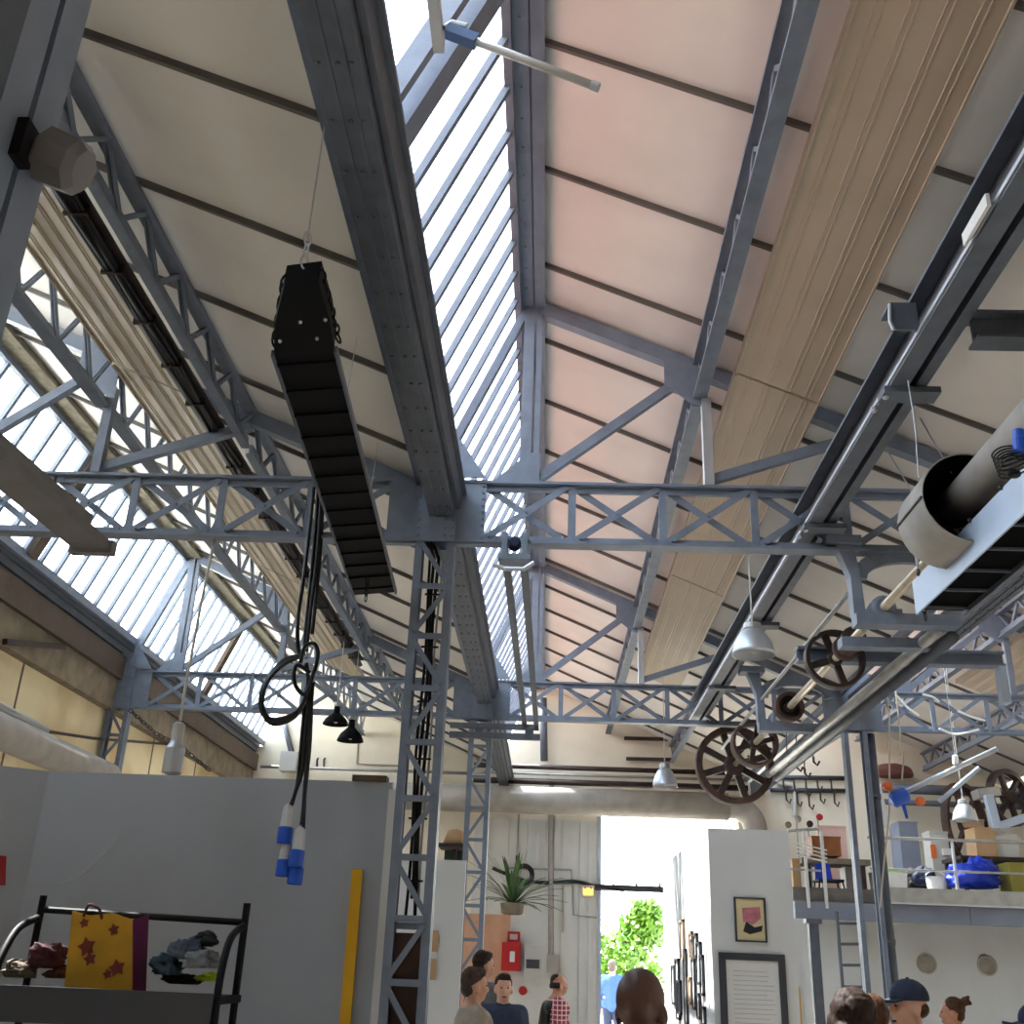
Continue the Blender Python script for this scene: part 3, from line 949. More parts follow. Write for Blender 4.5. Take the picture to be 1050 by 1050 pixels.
chain([c0 + V((.0, 0, .05)), n0 + V((-.01, .02, .05))], .018, 8, 'side_chain', M['black'], hl)
chain([c1 + V((.0, 0, .05)), n1 + V((.01, .02, .05))], .018, 8, 'side_chain', M['black'], hl)
chain([(-1.22, 6.5, 3.94), (-1.23, 6.55, 3.80)], .012, 8, 'tail_chain', M['black'], hl)
tw = c0.lerp(c1, .5)
chain([tw + V((0, 0, .08)), tw + V((0, 0, .24))], .015, 8, 'turnbuckle_chain', M['alu'], hl)
MB().tube([tw + V((0, 0, .22)), (-.99, 3.36, 5.06)], .0035, 6).build('suspension_wire', M['alu'], hl)
for y in (5.2, 6.6):
    x = -1.13 - (y - 3.7) * .06
    MB().tube([(x, y, 4.08), (x + .05, y, 5.06)], .003, 5).build('suspension_wire', M['alu'], hl)

hr = thing('radiant_heater', (2.23, 4.4, 3.6), 'long black-bottomed heater with a pale blue side at the right edge', 'heater', 'long suspended heaters')
y0, y1, x0, x1, z = 2.6, 5.93, 2.11, 2.38, 3.6
MB().box((x0 + .012, y0, z + .03), (x1, y1, z + .05)).build('element', M['slat'], hr)
for k in range(11):
    yy = y0 + .15 + k * .31
    MB().box((x0 + .012, yy, z + .015), (x1, yy + .012, z + .03)).build('crossbar', M['valley'], hr)
MB().prism([(x0, y0, z), (x0 + .012, y0, z), (x0 + .012, y0, z + .20), (x0, y0, z + .20)], (0, y1 - y0, 0)).build('side_sheet', M['palesheet'], hr)
MB().box((x1, y0, z), (x1 + .012, y1, z + .20)).box((x0 + .012, y1 - .012, z + .03), (x1, y1, z + .20)).build('side_sheet', M['valley'], hr)
hk = MB()
for k in range(7):
    hk.ball((x0 - .004, 3.4 + k * .4, z + .205), .014, 8, 5)
hk.build('hooks', M['iron'], hr)
chain([(2.13, 5.86, 3.85), (2.14, 5.87, 3.55)], .014, 8, 'drop_chain', M['iron'], hr)
MB().tube([(2.09, 5.75, 3.82), (2.08, 5.74, 3.92), (2.075, 5.74, 3.97)], .008, 6).build('hook', M['alu'], hr)
for y in (3.4, 5.6):
    MB().tube([(2.24, y, 3.80), (1.93, y, 4.52)], .004, 6).build('suspension_wire', M['alu'], hr)

dm = thing('round_duct', (2.12, 5.2, 3.75), 'big grey round duct with a wide hood beside the runway beam', 'duct')
dc = V((2.13, 5.0, 3.935))
MB().lathe(dc, (0, 1, 0), [(.243, 0), (.250, .0), (.250, .40), (.215, .47), (.12, .50), (.03, .50)], 36, cap=False).build('hood', M['drum'], dm, smooth=True)
MB().lathe(dc + V((0, .05, 0)), (0, 1, 0), [(.240, -.05), (.240, .35), (.10, .40)], 36, cap=False).build('hood_lining', M['black'], dm, smooth=True)
MB().tube([dc + V((.02, .30, .05)), dc + V((.02, -2.6, .05))], .10, 24).build('pipe', M['drum'], dm, smooth=True)
MB().box((dc.x - .258, dc.y + .0, dc.z - .01), (dc.x - .243, dc.y + .4, dc.z + .0)).build('seam', M['iron'], dm)
MB().tube([dc + V((0, .2, .23)), (2.0, 5.2, 4.5)], .004, 6).build('hanger_wire', M['alu'], dm)
cc = thing('cable_coil', (2.24, 4.45, 3.82), 'black cable coil with a blue plug at the right edge', 'cable')
m = MB()
for k in range(6):
    cpt = at(1037 + k * .6, 462 + k * 3.4, Y=4.1)
    m.tube([cpt + V((.085 * cos(t) * (1 - .04 * k), .02 * sin(t * 2), (.022 + .004 * k) * sin(t) + .022 * cos(t))) for t in [2 * pi * j / 18 for j in range(19)]], .0042, 6)
m.build('coil', M['rubber'], cc, smooth=True)
q = at(1043, 452, Y=4.1)
MB().lathe(q + V((0, 0, -.06)), (0.1, 0, 1), [(.02, 0), (.028, .01), (.028, .07), (.024, .075), (.024, .11)], 14).build('plug', M['blue'], cc)
MB().ball(at(1040, 486, Y=4.1), (.03, .02, .02), 10, 6).build('tie', M['rubber'], cc)

# ------------------------------------------------------------------ near left: linear lamp, floodlight
nl = thing('linear_light', (-2.52, 4.6, 3.6), 'grey weathered linear light fitting hung at the left edge over the bright skylight', 'light fitting')
pa, pb = V((-2.56, 2.4, 3.6)), V((-2.44, 5.10, 3.6))
MB().bar(pa, pb, .19, .05).build('tray', M['fitting'], nl)
MB().bar(pa + V((-.02, 0, .07)), pb + V((-.02, -.1, .07)), .10, .10).build('gear_box', M['fitting'], nl)
MB().bar(pb + V((0, 0, -.01)), pb + V((.0, .06, -.01)), .23, .07).build('end_cap', M['fitting'], nl)
for y in (2.5, 3.0):
    MB().tube([(-2.42, y, 3.7), (-2.42, y, 5.45)], .003, 5).build('suspension_wire', M['alu'], nl)
fl = thing('floodlight', (-.66, 1.02, 2.6), 'white plastic lamp housing fixed to the near steel column', 'lamp')
MB().lathe(at(66, 167, Y=1.08), (.8, .1, -.3), [(.026, -.035), (.040, -.025), (.038, .018), (.028, .030)], 8).build('housing', M['fitting'], fl)
MB().box((-.705, 1.03, at(50, 150, Y=1.05).z - .03), (-.69, 1.06, at(50, 150, Y=1.05).z + .03)).build('bracket', M['bench'], fl)

# cable tray with black cables on the left
ct = thing('cable_bundle', (-2.62, 6, 5.0), 'thick bundle of black cables running along the cream panel on the left', 'cables')
for k in range(5):
    pts = []
    for i in range(30):
        y = 3.0 + i * .37 if i * .37 < 3.8 else 3.0 + i * .37
        pts.append((-2.63 + .022 * k + .008 * sin(i * 1.3 + k), y, zc(1.9) - .33 - .012 * (k % 2) + .006 * sin(i * .9 + 2 * k)))
    MB().tube(pts, .013, 6).build('cable', M['rubber'], ct, smooth=True)
MB().box((-2.66, 3.0, zc(1.9) - .30), (-2.50, 13.6, zc(1.9) - .29)).build('tray', M['iron'], ct)
for i in range(20):
    y = 3.4 + i * .52
    MB().box((-2.65, y, zc(1.9) - .36), (-2.515, y + .02, zc(1.9) - .285)).build('strap', M['iron'], ct)

# hanging power cables with knot and blue plugs
hc = thing('power_cable', (-1.65, 6.9, 2.1), 'black power cables knotted into a loop with blue plugs at their lower end', 'cable')
YC = 6.9


def pc(x, y, dy=0.0):
    return at(x, y, Y=YC + dy)


for pts in ([(331, 486, 0), (326, 560, 0), (318, 630, 0), (314, 668, 0)], [(327, 492, .02), (322, 560, .02), (314, 640, .02), (311, 672, .02)],
            [(322, 500, -.02), (313, 580, -.02), (306, 630, 0), (305, 660, 0), (309, 675, 0)], [(332, 492, .03), (328, 570, .03), (320, 650, .0)]):
    MB().tube(spl([pc(*p) for p in pts]), .0135, 8).build('cable_strand', M['rubber'], hc, smooth=True)
for k in range(3):
    o = k * 2.2
    loop = [(311, 672), (290, 682 - o), (274 - o * .4, 700), (269 - o * .5, 722), (277, 737 + o), (297, 734 + o), (310, 722 + o * .5), (316, 700), (314, 680)]
    MB().tube(spl([pc(x, y, .012 * k - .02) for x, y in loop]), .014, 8).build('cable_loop', M['rubber'], hc, smooth=True)
MB().tube(spl([pc(*p) for p in [(318, 690, -.04), (304, 682, -.05), (302, 700, -.05), (312, 712, -.04), (320, 695, -.03), (326, 672, -.03), (322, 660, -.03), (312, 664, -.05), (308, 680, -.05)]]), .014, 8).build('knot', M['rubber'], hc, smooth=True)
for pts in ([(318, 700, 0), (314, 745, 0), (310, 790, 0), (303, 812, 0), (299, 826, 0)], [(314, 705, .02), (310, 750, .02), (306, 795, .02), (302, 815, 0), (297, 828, .02)],
            [(321, 700, 0), (317, 750, 0), (313, 800, 0), (311, 830, 0), (309, 846, 0)], [(320, 700, .03), (318, 760, .03), (313, 810, .03), (311, 850, .03)]):
    MB().tube(spl([pc(*p) for p in pts]), .0125, 8).build('cable_strand', M['rubber'], hc, smooth=True)
for x, y, dy in ((294, 843, 0), (306, 866, -.03), (293, 876, .03), (305, 884, .03)):
    b0, b1 = pc(x + 2.5, y - 18, dy), pc(x, y, dy)
    ax = (b1 - b0).normalized()
    pg = MB().lathe(b0, ax, [(.014, 0), (.032, .017), (.039, .115), (.039, .138)], 14).build('plug', M['plug'], hc)
    MB().lathe(b0 + ax * .138, ax, [(.039, 0), (.048, .006), (.048, .098), (.039, .104)], 14).build('plug_collar', M['blue'], pg)

# cables inside the near lattice column
cp = thing('cable_riser', (-.83, 7.0, 1.9), 'bundle of black cables and grey pipes rising inside the lattice column', 'cables')
for k, (dx, zb, mm, r) in enumerate(((-.03, 1.9, 'rubber', .010), (-.005, 2.0, 'rubber', .012), (.02, 1.9, 'rubber', .012), (.045, 1.95, 'galv', .008))):
    pts = [(-.845 + dx + .008 * sin(i * .8 + k), 7.0, zb + (4.28 - zb) * i / 14) for i in range(15)]
    pts += [(-.845 + dx - .03, 7.0, 4.36), (-.845 + dx - .06, 7.0, 4.40)]
    MB().tube(pts, r, 7).build('cable', M[mm], cp, smooth=True)
for i in range(6):
    z = 2.1 + i * .38
    MB().box((-.90, 6.985, z), (-.78, 7.0, z + .012)).build('clip', M['rubber'], cp)
bx = thing('cable_box', (-.84, 7.0, 0), 'dark brown wooden board box at the foot of the lattice column with cables', 'box')
MB().box((-.925, 6.97, .3), (-.765, 7.0, 1.80)).build('board', M['wood'], bx)
MB().box((-.925, 6.96, 1.82), (-.765, 7.0, 1.86)).build('rail', M['steel'], bx)


# ------------------------------------------------------------------ lamps
def ceil_z(x):
    b = -1 if x < -.97 else (0 if x < 3.53 else 1)
    return zc(x, b)


def bell(p, R, H, m, wire_top, label, name='pendant_lamp', flare=False):
    """p: centre of the rim"""
    p = V(p)
    t = thing(name, p, label, 'lamp')
    prof = [(R * .96, .0), (R, .0), (R * .98, H * .06), (R * .78, H * .26), (R * .46, H * .42), (R * .26, H * .52), (R * .22, H * .82), (R * .2, H * .82), (R * .24, H * .5), (R * .44, H * .40), (R * .76, H * .24), (R * .96, .004)] if flare else [(R * .96, .0), (R, .0), (R * .98, H * .12), (R * .86, H * .40), (R * .62, H * .68), (R * .40, H * .82), (R * .38, H * .82), (R * .60, H * .66), (R * .83, H * .38), (R * .96, .004)]
    MB().lathe(p, (0, 0, 1), prof, 32, cap=False).build('lamp_shade', m, t, smooth=True)
    MB().lathe(p + V((0, 0, H * .80)), (0, 0, 1), [(R * q_, h_) for q_, h_ in (((.24, 0), (.26, H * .05), (.24, H * .18), (.12, H * .22)) if flare else ((.42, 0), (.44, H * .05), (.40, H * .22), (.15, H * .27)))], 20).build('lamp_cap', M['galv'] if m is not M['iron'] else m, t)
    MB().ball(p + V((0, 0, H * .35)), (R * .28, R * .28, H * .3), 12, 8).build('bulb', M['offw'], t, smooth=True)
    MB().tube([p + V((0, 0, H * 1.0)), V(wire_top)], .006, 6).build('wire', M['offw'], t)
    return t


q = at(773, 672, Y=7.0)
bell(q, .145, .22, M['alu'], (q.x, q.y, 4.37), 'large silver bell lamp hanging below the near truss')
q = at(682, 807, Y=13.5)
bell(q, .155, .28, M['alu'], (q.x, q.y, zc(q.x) - .30), 'silver bell lamp hanging above the doorway')
q = at(344, 743, Y=12.5)
bell(q, .155, .27, M['black'], (q.x, q.y, ceil_z(q.x)), 'upper one of two dark bell lamps left of the cabled column', flare=True)
q = at(359, 760, Y=13)
bell(q, .165, .33, M['black'], (q.x, q.y, ceil_z(q.x)), 'lower one of two dark bell lamps left of the cabled column', flare=True)
q = at(990, 842, Y=13)
bell(q, .145, .24, M['alu'], (q.x, q.y, ceil_z(q.x)), 'silver bell lamp in front of the gallery wheel')
q = at(906, 848, Y=14)
cn = thing('cone_lamp', q, 'narrow white cone lamp beside the blue clamp over the gallery', 'lamp')
MB().lathe(q, (0, 0, 1), [(.085, 0), (.09, .01), (.06, .22), (.03, .40), (.02, .52)], 20).build('lamp_shade', M['white'], cn, smooth=True)
MB().tube([q + V((0, 0, .5)), V((q.x, q.y, ceil_z(q.x)))], .004, 6).build('wire', M['offw'], cn)
q = at(178, 780, Y=7.0)
sl = thing('cylinder_lamp', q, 'silver cylinder lamp on a white rod above the dark partition', 'lamp')
MB().lathe(q, (0, 0, 1), [(.04, -.09), (.065, -.08), (.065, .08), (.047, .11), (.042, .125)], 20).build('housing', M['alu'], sl, smooth=False)
MB().lathe(q + V((0, 0, .125)), (0, 0, 1), [(.04, 0), (.04, .115), (.024, .13)], 16).build('lamp_cap', M['offw'], sl)
MB().tube([q + V((0, 0, .24)), at(190, 705, Y=7.0), at(206, 620, Y=7.0), at(221, 548, Y=7.0)], .011, 8).build('rod', M['offw'], sl, smooth=True)
hcn = thing('hanging_chain', at(138, 732, Y=12.6), 'thin dark chain slung from the left-hand wall column behind the cylinder lamp', 'chain')
chain([at(133, 728, Y=12.75), at(160, 752, Y=12.6), at(185, 765, Y=12.6), at(215, 790, Y=12.6)], .022, 8, 'links', M['iron'], hcn)

# tube light on a rail by the skylight
tb = thing('tube_light', (-.45, 3.1, 4.9), 'white tube light on a steel-blue clamp near the top of the middle skylight', 'light fitting')
a, b = at(463, 33, Y=3.15), at(611, 89, Y=3.15)
MB().tube([a.lerp(b, .1), b], .017, 12).build('tube', M['offw'], tb, smooth=True)
MB().tube([b - (b - a).normalized() * .02, b + (b - a).normalized() * .012], .020, 12).build('tube_end', M['alu'], tb)
MB().bar(a.lerp(b, -.03), a.lerp(b, .18), .05, .045).build('clamp', mat('steel_blue_plastic', (74, 100, 142), .5), tb)
MB().tube([a + V((-.03, 0, .02)), a + V((.0, 0, .05)), a + V((.06, 0, .03))], .014, 8).build('clamp_lever', M['galv'], tb)
MB().box((-.545, 1.6, a.z - .02), (-.50, 3.24, a.z + .05)).build('support_rail', M['offw'], tb)
MB().tube([(-.52, 2.0, a.z + .04), (-.78, 2.0, 5.13)], .012, 6).build('stay', M['galv'], tb)

# tube light on the right
t2 = thing('tube_light', (4.4, 12, 3.5), 'long tube light with a blue clamp and orange caps over the gallery', 'light fitting')
a, b = at(922, 815, Y=12), at(1022, 768, Y=12)
MB().tube([a, b], .03, 12).build('tube', M['alu'], t2, smooth=True)
MB().tube([a + V((.45, .05, -.05)), a.lerp(b, .82) + V((0, .05, -.11))], .025, 12).build('tube', M['palesheet'], t2, smooth=True)
MB().lathe(a + V((.02, 0, -.02)), (a - b), [(.05, -.08), (.085, -.06), (.085, .10), (.05, .13)], 14).build('clamp', M['blue'], t2)
MB().tube([a + V((.03, 0, -.08)), a + V((.06, 0, -.25))], .025, 8, .015).build('strap', M['blue'], t2)
for d in ((-.12, 0, .09), (.22, 0, -.06)):
    MB().ball(a + V(d), (.06, .04, .05), 12, 8).build('cap', M['orange'], t2, smooth=True)
q = a.lerp(b, .62)
MB().lathe(q + V((-.04, 0, .02)), (0, 0, 1), [(.035, 0), (.035, .09), (.02, .1)], 12).build('hanger_cup', M['paper'], t2)
MB().tube([q + V((-.04, 0, .1)), V((q.x - .04, q.y, ceil_z(q.x - .04)))], .004, 5).build('wire', M['alu'], t2)
for x, y0, y1, xe in ((912, 735, 930, 903), (923, 750, 800, 925)):
    top_ = at(x, y0, Y=12.3)
    rp_ = MB().tube([V((top_.x, 12.3, ceil_z(top_.x))), top_, at(x, (y0 + y1) / 2, Y=12.3), at(xe + 2, y1 - 30, Y=12.3), at(xe, y1, Y=12.3)], .009, 6).build('rope', M['beige'])
    tag(rp_, 'pale rope hanging beside the right-hand column' if y1 > 900 else 'short yellowish rope above the blue clamp', 'rope')

# ------------------------------------------------------------------ left wall: duct, pipe, bar
dl = thing('air_duct', (-5.0, 8, 3.3), 'grey ventilation duct along the left wall above the partition', 'duct')
MB().tube([(-5.0, 5.0, 3.42), (-5.0, 12.0, 3.42)], .16, 20).build('duct_body', M['drum'], dl, smooth=True)
MB().tube([(-5.0, 9.0, 3.62), (-5.0, 10.3, 3.60)], .05, 10).build('upper_pipe', M['galv'], dl, smooth=True)
tag(MB().tube([at(35, 748, X=-5.45), at(95, 757, X=-5.45), at(172, 763, X=-5.45)], .018, 6).build('conduit', M['iron']), 'thin dark conduit crossing the stained left wall', 'pipe')
tag(MB().bar(at(5, 658, X=-5.36), at(65, 663, X=-5.36), .05, .06).build('iron_bar', M['iron']), 'short dark iron bar fixed high on the stained left wall', 'bar')

# ------------------------------------------------------------------ clothes rack with bags
rk = thing('metal_bench', (-2.4, 6.5, 0), 'dark metal frame bench heaped with clothes before the partition', 'bench')
for x in (-3.10, -1.83):
    MB().tube([(x, 6.82, 0), (x, 6.82, 1.93)], .022, 10).build('rear_post', M['bench'], rk)
    MB().tube(spl([(x + .0, 6.80, 1.80), (x - .0, 6.55, 1.72), (x + .03, 6.34, 1.50), (x + .05, 6.28, 1.15), (x + .05, 6.26, .6), (x + .05, 6.26, 0)]), .022, 10).build('front_arm', M['bench'], rk, smooth=True)
MB().tube([(-3.10, 6.82, 1.85), (-1.83, 6.82, 1.82)], .020, 10).build('back_rail', M['bench'], rk)
MB().box((-3.05, 6.26, 1.38), (-1.80, 6.84, 1.42)).build('tray', M['bench'], rk)
MB().box((-3.05, 6.25, 1.26), (-1.80, 6.27, 1.44)).build('front_panel', M['frame'], rk)
MB().box((-3.05, 6.25, .75), (-1.80, 6.29, 1.22)).build('lower_board', M['bench'], rk)
for k in range(3):
    MB().tube([(-3.05, 6.245, .82 + k * .14), (-1.8, 6.245, .82 + k * .14)], .012, 6).build('cross_rail', M['frame'], rk)


def cloth_blob(name, c, r, m, label, cat, seed, group=None, amp=.5):
    from mathutils import noise
    mb = MB().ball(c, r, 44, 28)
    c = V(c)
    of = V((seed * 3.7, seed * 1.3, seed * 2.1))
    for i, p in enumerate(mb.v):
        d = p - c
        u = V((d.x / r[0], d.y / r[1], d.z / r[2]))
        w = noise.noise(u * 1.3 + of) + .7 * abs(noise.noise(u * 2.6 + of)) + .5 * abs(noise.noise(u * 5.5 + of)) - .45
        q = d * (1 + amp * w)
        if q.z < -r[2] * .55:
            q.z = -r[2] * .55
        mb.v[i] = c + q
    return tag(mb.build(name, m, smooth=True), label, cat, group)


cl_m = [('greyblue', (88, 98, 116)), ('pale_grey', (128, 132, 138)), ('dark_teal', (40, 62, 72)), ('charcoal', (32, 34, 40)), ('lime', (170, 196, 36)), ('tan', (116, 104, 90)), ('maroon', (74, 36, 42)), ('brownred', (88, 54, 54))]
for n, c in cl_m:
    M[n] = mat(n + '_cloth', c, 0.9, 0, .15, 18, .3)
for i, (x, y, rx, rz, mm, lab) in enumerate(((172, 992, .09, .07, 'dark_teal', 'dark teal garment in the clothes heap beside the yellow bag'), (190, 975, .10, .08, 'greyblue', 'grey-blue crumpled garment on top of the right-hand clothes heap'),
                                             (205, 965, .07, .05, 'charcoal', 'charcoal garment near the top of the right-hand clothes heap'), (206, 985, .10, .07, 'pale_grey', 'pale grey garment at the right of the clothes heap'),
                                             (212, 1003, .06, .03, 'lime', 'lime yellow garment at the foot of the clothes heap'), (185, 1005, .11, .04, 'charcoal', 'black garment under the right-hand clothes heap'),
                                             (22, 996, .10, .06, 'tan', 'tan garment at the left end of the bench'), (45, 983, .10, .09, 'maroon', 'maroon garment left of the yellow bag'),
                                             (58, 998, .08, .05, 'brownred', 'brown-red garment low beside the yellow bag'))):
    p = at(x, y, Y=6.5)
    cloth_blob('garment', (p.x, 6.5 + (i % 3) * .05, max(p.z, 1.42 + rz * .5)), (rx, .12, rz), M[mm], lab, 'clothes', i, 'clothes heaped on the bench')
bg_ = thing('shopping_bag', (-2.55, 6.5, 1.42), 'yellow shopping bag with dark red print and a magenta side', 'bag')
b0, b1, b2, b3 = at(68, 1002, Y=6.45), at(138, 1003, Y=6.45), at(136, 943, Y=6.45), at(74, 934, Y=6.45)
e0, e1 = at(152, 998, Y=6.62), at(152, 938, Y=6.62)
for q in (b0, b1, e0):
    q.z = 1.42
MB().prism([b0, b1, b2, b2.lerp(b3, .35) + V((0, 0, .02)), b2.lerp(b3, .7) + V((0, 0, -.01)), b3], (0.0, .008, 0)).build('bag_body', mat('mustard_plastic', (176, 132, 24), .6), bg_)
MB().prism([b1 + V((.002, 0, 0)), e0, e1, b2 + V((.002, 0, 0))], (0, .012, 0.0)).build('side_panel', mat('magenta', (112, 24, 84), .6), bg_)
fm = mat('dark_red_print', (104, 34, 22), .6)
for fx, fz, r in ((.22, .55, .055), (.30, .40, .04), (.72, .30, .05), (.58, .78, .035), (.60, .22, .03), (.12, .85, .03)):
    ctr = b0.lerp(b1, fx) + V((0, -.003, (b3.z - b0.z) * fz))
    pts = []
    for k in range(10):
        a = 2 * pi * k / 10
        rr = r * (1 if k % 2 else .55)
        pts.append(ctr + V((cos(a) * rr, 0, sin(a) * rr)))
    MB().prism(pts, (0, -.002, 0)).build('printed_flower', fm, bg_)
MB().tube(spl([b3.lerp(b2, .2) + V((0, 0, -.02)), b3.lerp(b2, .28) + V((0, -.02, .045)), b3.lerp(b2, .45) + V((0, -.02, .03)), b3.lerp(b2, .5) + V((0, 0, -.02))]), .008, 6).build('handle', M['maroon'], bg_)

# ------------------------------------------------------------------ far wall fittings
for (y, r, x0, x1, mm, lb_) in ((788, .045, -1.35, 3.5, 'iron', 'upper dark pipe across the far wall above the big duct'), (795, .025, -1.35, 3.5, 'galv', 'thin grey pipe between the two dark pipes on the far wall'),
                                (803, .055, -1.35, 3.5, 'iron', 'lower dark pipe across the far wall above the big duct'), (774, .03, -5.2, -1.4, 'galv', 'thin grey pipe along the far wall above the dark partition')):
    z = at(600, y, Y=19.1).z
    if y == 774:
        z = at(330, 788, Y=19.1).z
    tag(MB().tube([(x0, 19.1, z), (x1, 19.1, z)], r, 10).build('wall_pipe', M[mm], smooth=True), lb_, 'pipe')
z = at(600, 822, Y=18.8).z
bd_ = thing('wall_duct', (1, 18.8, z), 'large brownish-grey duct across the far wall above the doorway', 'duct')
MB().tube([(-3.0, 18.85, z), (3.1, 18.85, z)], .23, 20).build('duct_body', M['drum'], bd_, smooth=True)
MB().tube(spl([(3.05, 18.85, z), (3.3, 18.85, z - .02), (3.5, 18.85, z - .18), (3.55, 18.85, z - .4)]), .20, 18).build('duct_elbow', M['drum'], bd_, smooth=True)
tag(MB().tube([at(557, 716, Y=19.2), at(558, 780, Y=19.2)], .07, 12).build('vent_stack', M['valley'], smooth=True), 'short vertical dark pipe high on the far wall under the ridge', 'pipe')
for x0, x1, y, lb_ in ((640, 685, 757, 'upper of two dark bars high on the far wall'), (642, 690, 778, 'lower of two dark bars high on the far wall')):
    tag(MB().bar(at(x0, y, Y=19.3), at(x1, y + 1, Y=19.3), .05, .06).build('iron_bar', M['iron']), lb_, 'bar')
tag(MB().tube(spl([at(x, y, Y=19.33) for x, y in ((505, 890), (535, 902), (560, 905), (590, 904), (612, 909), (640, 913))]), .03, 8).build('cable', M['rubber'], smooth=True), 'thick black cable running along the far wall to the door', 'cable')
wc = thing('hose_coil', (-.39, 19.3, 2.9), 'coil of black hose hanging on the far wall above the palm', 'hose')
m = MB()
cq = at(537, 897, Y=19.28)
for k in range(4):
    m.tube([cq + V(((.125 + .015 * k) * cos(t), -.01 * k, (.125 + .015 * k) * sin(t))) for t in [2 * pi * j / 24 for j in range(25)]], .018, 6)
m.build('coil', M['rubber'], wc, smooth=True)
MB().box((cq.x - .15, 19.3, cq.z + .1), (cq.x - .12, 19.37, cq.z + .32)).build('hook', M['iron'], wc)
for pts, lb_ in (([(520, 890), (586, 892), (588, 938), (612, 941)], 'grey conduit bending around beside the exit lamp'), ([(577, 908), (577, 956)], 'short vertical grey conduit on the far wall'),
                 ([(532, 835), (530, 890)], 'vertical grey conduit above the hose coil'), ([(565, 800), (565, 985)], 'long grey vertical downpipe on the far wall')):
    tag(MB().tube([at(x, y, Y=19.34) for x, y in pts], .016 if len(pts) > 2 or pts[0][0] != 565 else .05, 8).build('conduit', M['drum'], smooth=False), lb_, 'pipe')
ex = thing('exit_lamp', at(603, 914, Y=19.3), 'small glowing orange exit lamp left of the doorway', 'lamp')
q = at(603, 914, Y=19.3)
MB().box((q.x - .11, 19.28, q.z - .10), (q.x + .11, 19.37, q.z + .10)).build('housing', M['offw'], ex)
MB().box((q.x - .08, 19.27, q.z - .06), (q.x + .08, 19.28, q.z + .05)).build('lens', M['exitg'], ex)
MB().ball((q.x - .05, 19.26, q.z + .05), .02, 8, 6).ball((q.x + .05, 19.26, q.z + .05), .02, 8, 6).build('bulb', M['orange'], ex)
fh = thing('fire_cabinet', at(524, 995, Y=16.5), 'red fire hose cabinet on the peach wall behind the people', 'cabinet')
a, b = at(515, 966, Y=16.5), at(533, 996, Y=16.5)
MB().box((a.x, 16.42, b.z), (b.x, 16.70, a.z)).build('cabinet_body', M['red'], fh)
MB().box((a.x + .12, 16.41, b.z + .12), (a.x + .19, 16.42, b.z + .26)).build('label', M['paper'], fh)
sg = framed(at(520, 966, Y=16.6).x, at(533, 966, Y=16.6).x, at(526, 966, Y=16.6).z, at(526, 955, Y=16.6).z, 16.66, .035, M['red'], M['paper'], 'safety_sign', 'red-bordered white sign above the red cabinet', 'sign')
eb = thing('meter_box', at(546, 1000, Y=16.6), 'pale grey electrical box right of the red cabinet', 'box')
a, b = at(538, 969, Y=16.6), at(555, 1003, Y=16.6)
MB().box((a.x, 16.5, b.z), (b.x, 16.70, a.z)).build('box_body', M['offw'], eb)
zb_ = at(546, 993, Y=16.6).z
MB().box((a.x + .03, 16.49, zb_), (b.x - .03, 16.5, zb_ + .12)).build('dark_window', M['frame'], eb)
jb = at(560, 988, Y=19.3)
tag(MB().box((jb.x - .06, 19.25, jb.z - .14), (jb.x + .22, 19.38, jb.z + .14)).build('junction_box', M['drum']), 'grey junction box at the foot of the downpipe', 'box')
wpx = at(500, 940, Y=16.7)
pw = MB().box((wpx.x - .55, 16.7, 0), (at(523, 960, Y=16.7).x, 16.8, at(520, 938, Y=16.7).z)).build('low_wall', M['peach'])
tag(MB().box((at(523, 960, Y=16.7).x, 16.7, 0), (at(561, 960, Y=16.7).x, 16.8, at(540, 942, Y=16.7).z)).build('board_panel', M['wgrey']), 'low grey-white panel behind the red cabinet and the electrical box', 'panel')
tag(pw, 'low peach-coloured wall carrying the palm and the red cabinet', 'wall')
lr = at(536, 1016, Y=16.6)
tag(MB().lathe(V((lr.x, 16.68, lr.z)), (0, 1, 0), [(.02, 0), (.06, .0), (.06, .02), (.02, .02)], 20).build('round_sign', M['red']), 'small round red sign below the electrical box', 'sign')

# palm
pl_ = thing('palm', at(527, 938, Y=16.6), 'green fan palm standing on the low peach wall', 'plant')
pb_ = at(525, 938, Y=16.75)
MB().lathe(pb_, (0, 0, 1), [(.12, 0), (.16, .02), (.18, .16), (.02, .17)], 16).build('pot', M['concrete'], pl_)
for k in range(40):
    a = random.uniform(0, 2 * pi)
    e = random.uniform(.2, 1.5)
    L = random.uniform(.6, 1.25)
    d = V((cos(a) * cos(e), .45 * sin(a) * cos(e), sin(e)))
    pts = [pb_ + V((0, 0, .14)) + d * L * t + V((0, 0, -.30 * t * t * L)) for t in (0, .35, .7, 1)]
    sd_ = d.cross(V((0, 0, 1))).normalized()
    mb = MB()
    for i in range(3):
        w0, w1 = (.014, .036, .034, .003)[i], (.014, .036, .034, .003)[i + 1]
        mb.add([pts[i] - sd_ * w0, pts[i] + sd_ * w0, pts[i + 1] + sd_ * w1, pts[i + 1] - sd_ * w1,
                pts[i] + V((0, 0, .008)), pts[i + 1] + V((0, 0, .008))], [(0, 4, 5, 3), (4, 1, 2, 5)])
    mb.build('frond', M['palm'], pl_, fix=False)
p_ = at(466, 868, Y=14)
lsh = thing('woven_lampshade', p_, 'orange-brown woven shade between the lattice column and the grey post', 'lamp')
ssh = thing('plant_shelf', (p_.x, 14.1, 0), 'dark shelf stand with a green back below the woven shade', 'shelf')
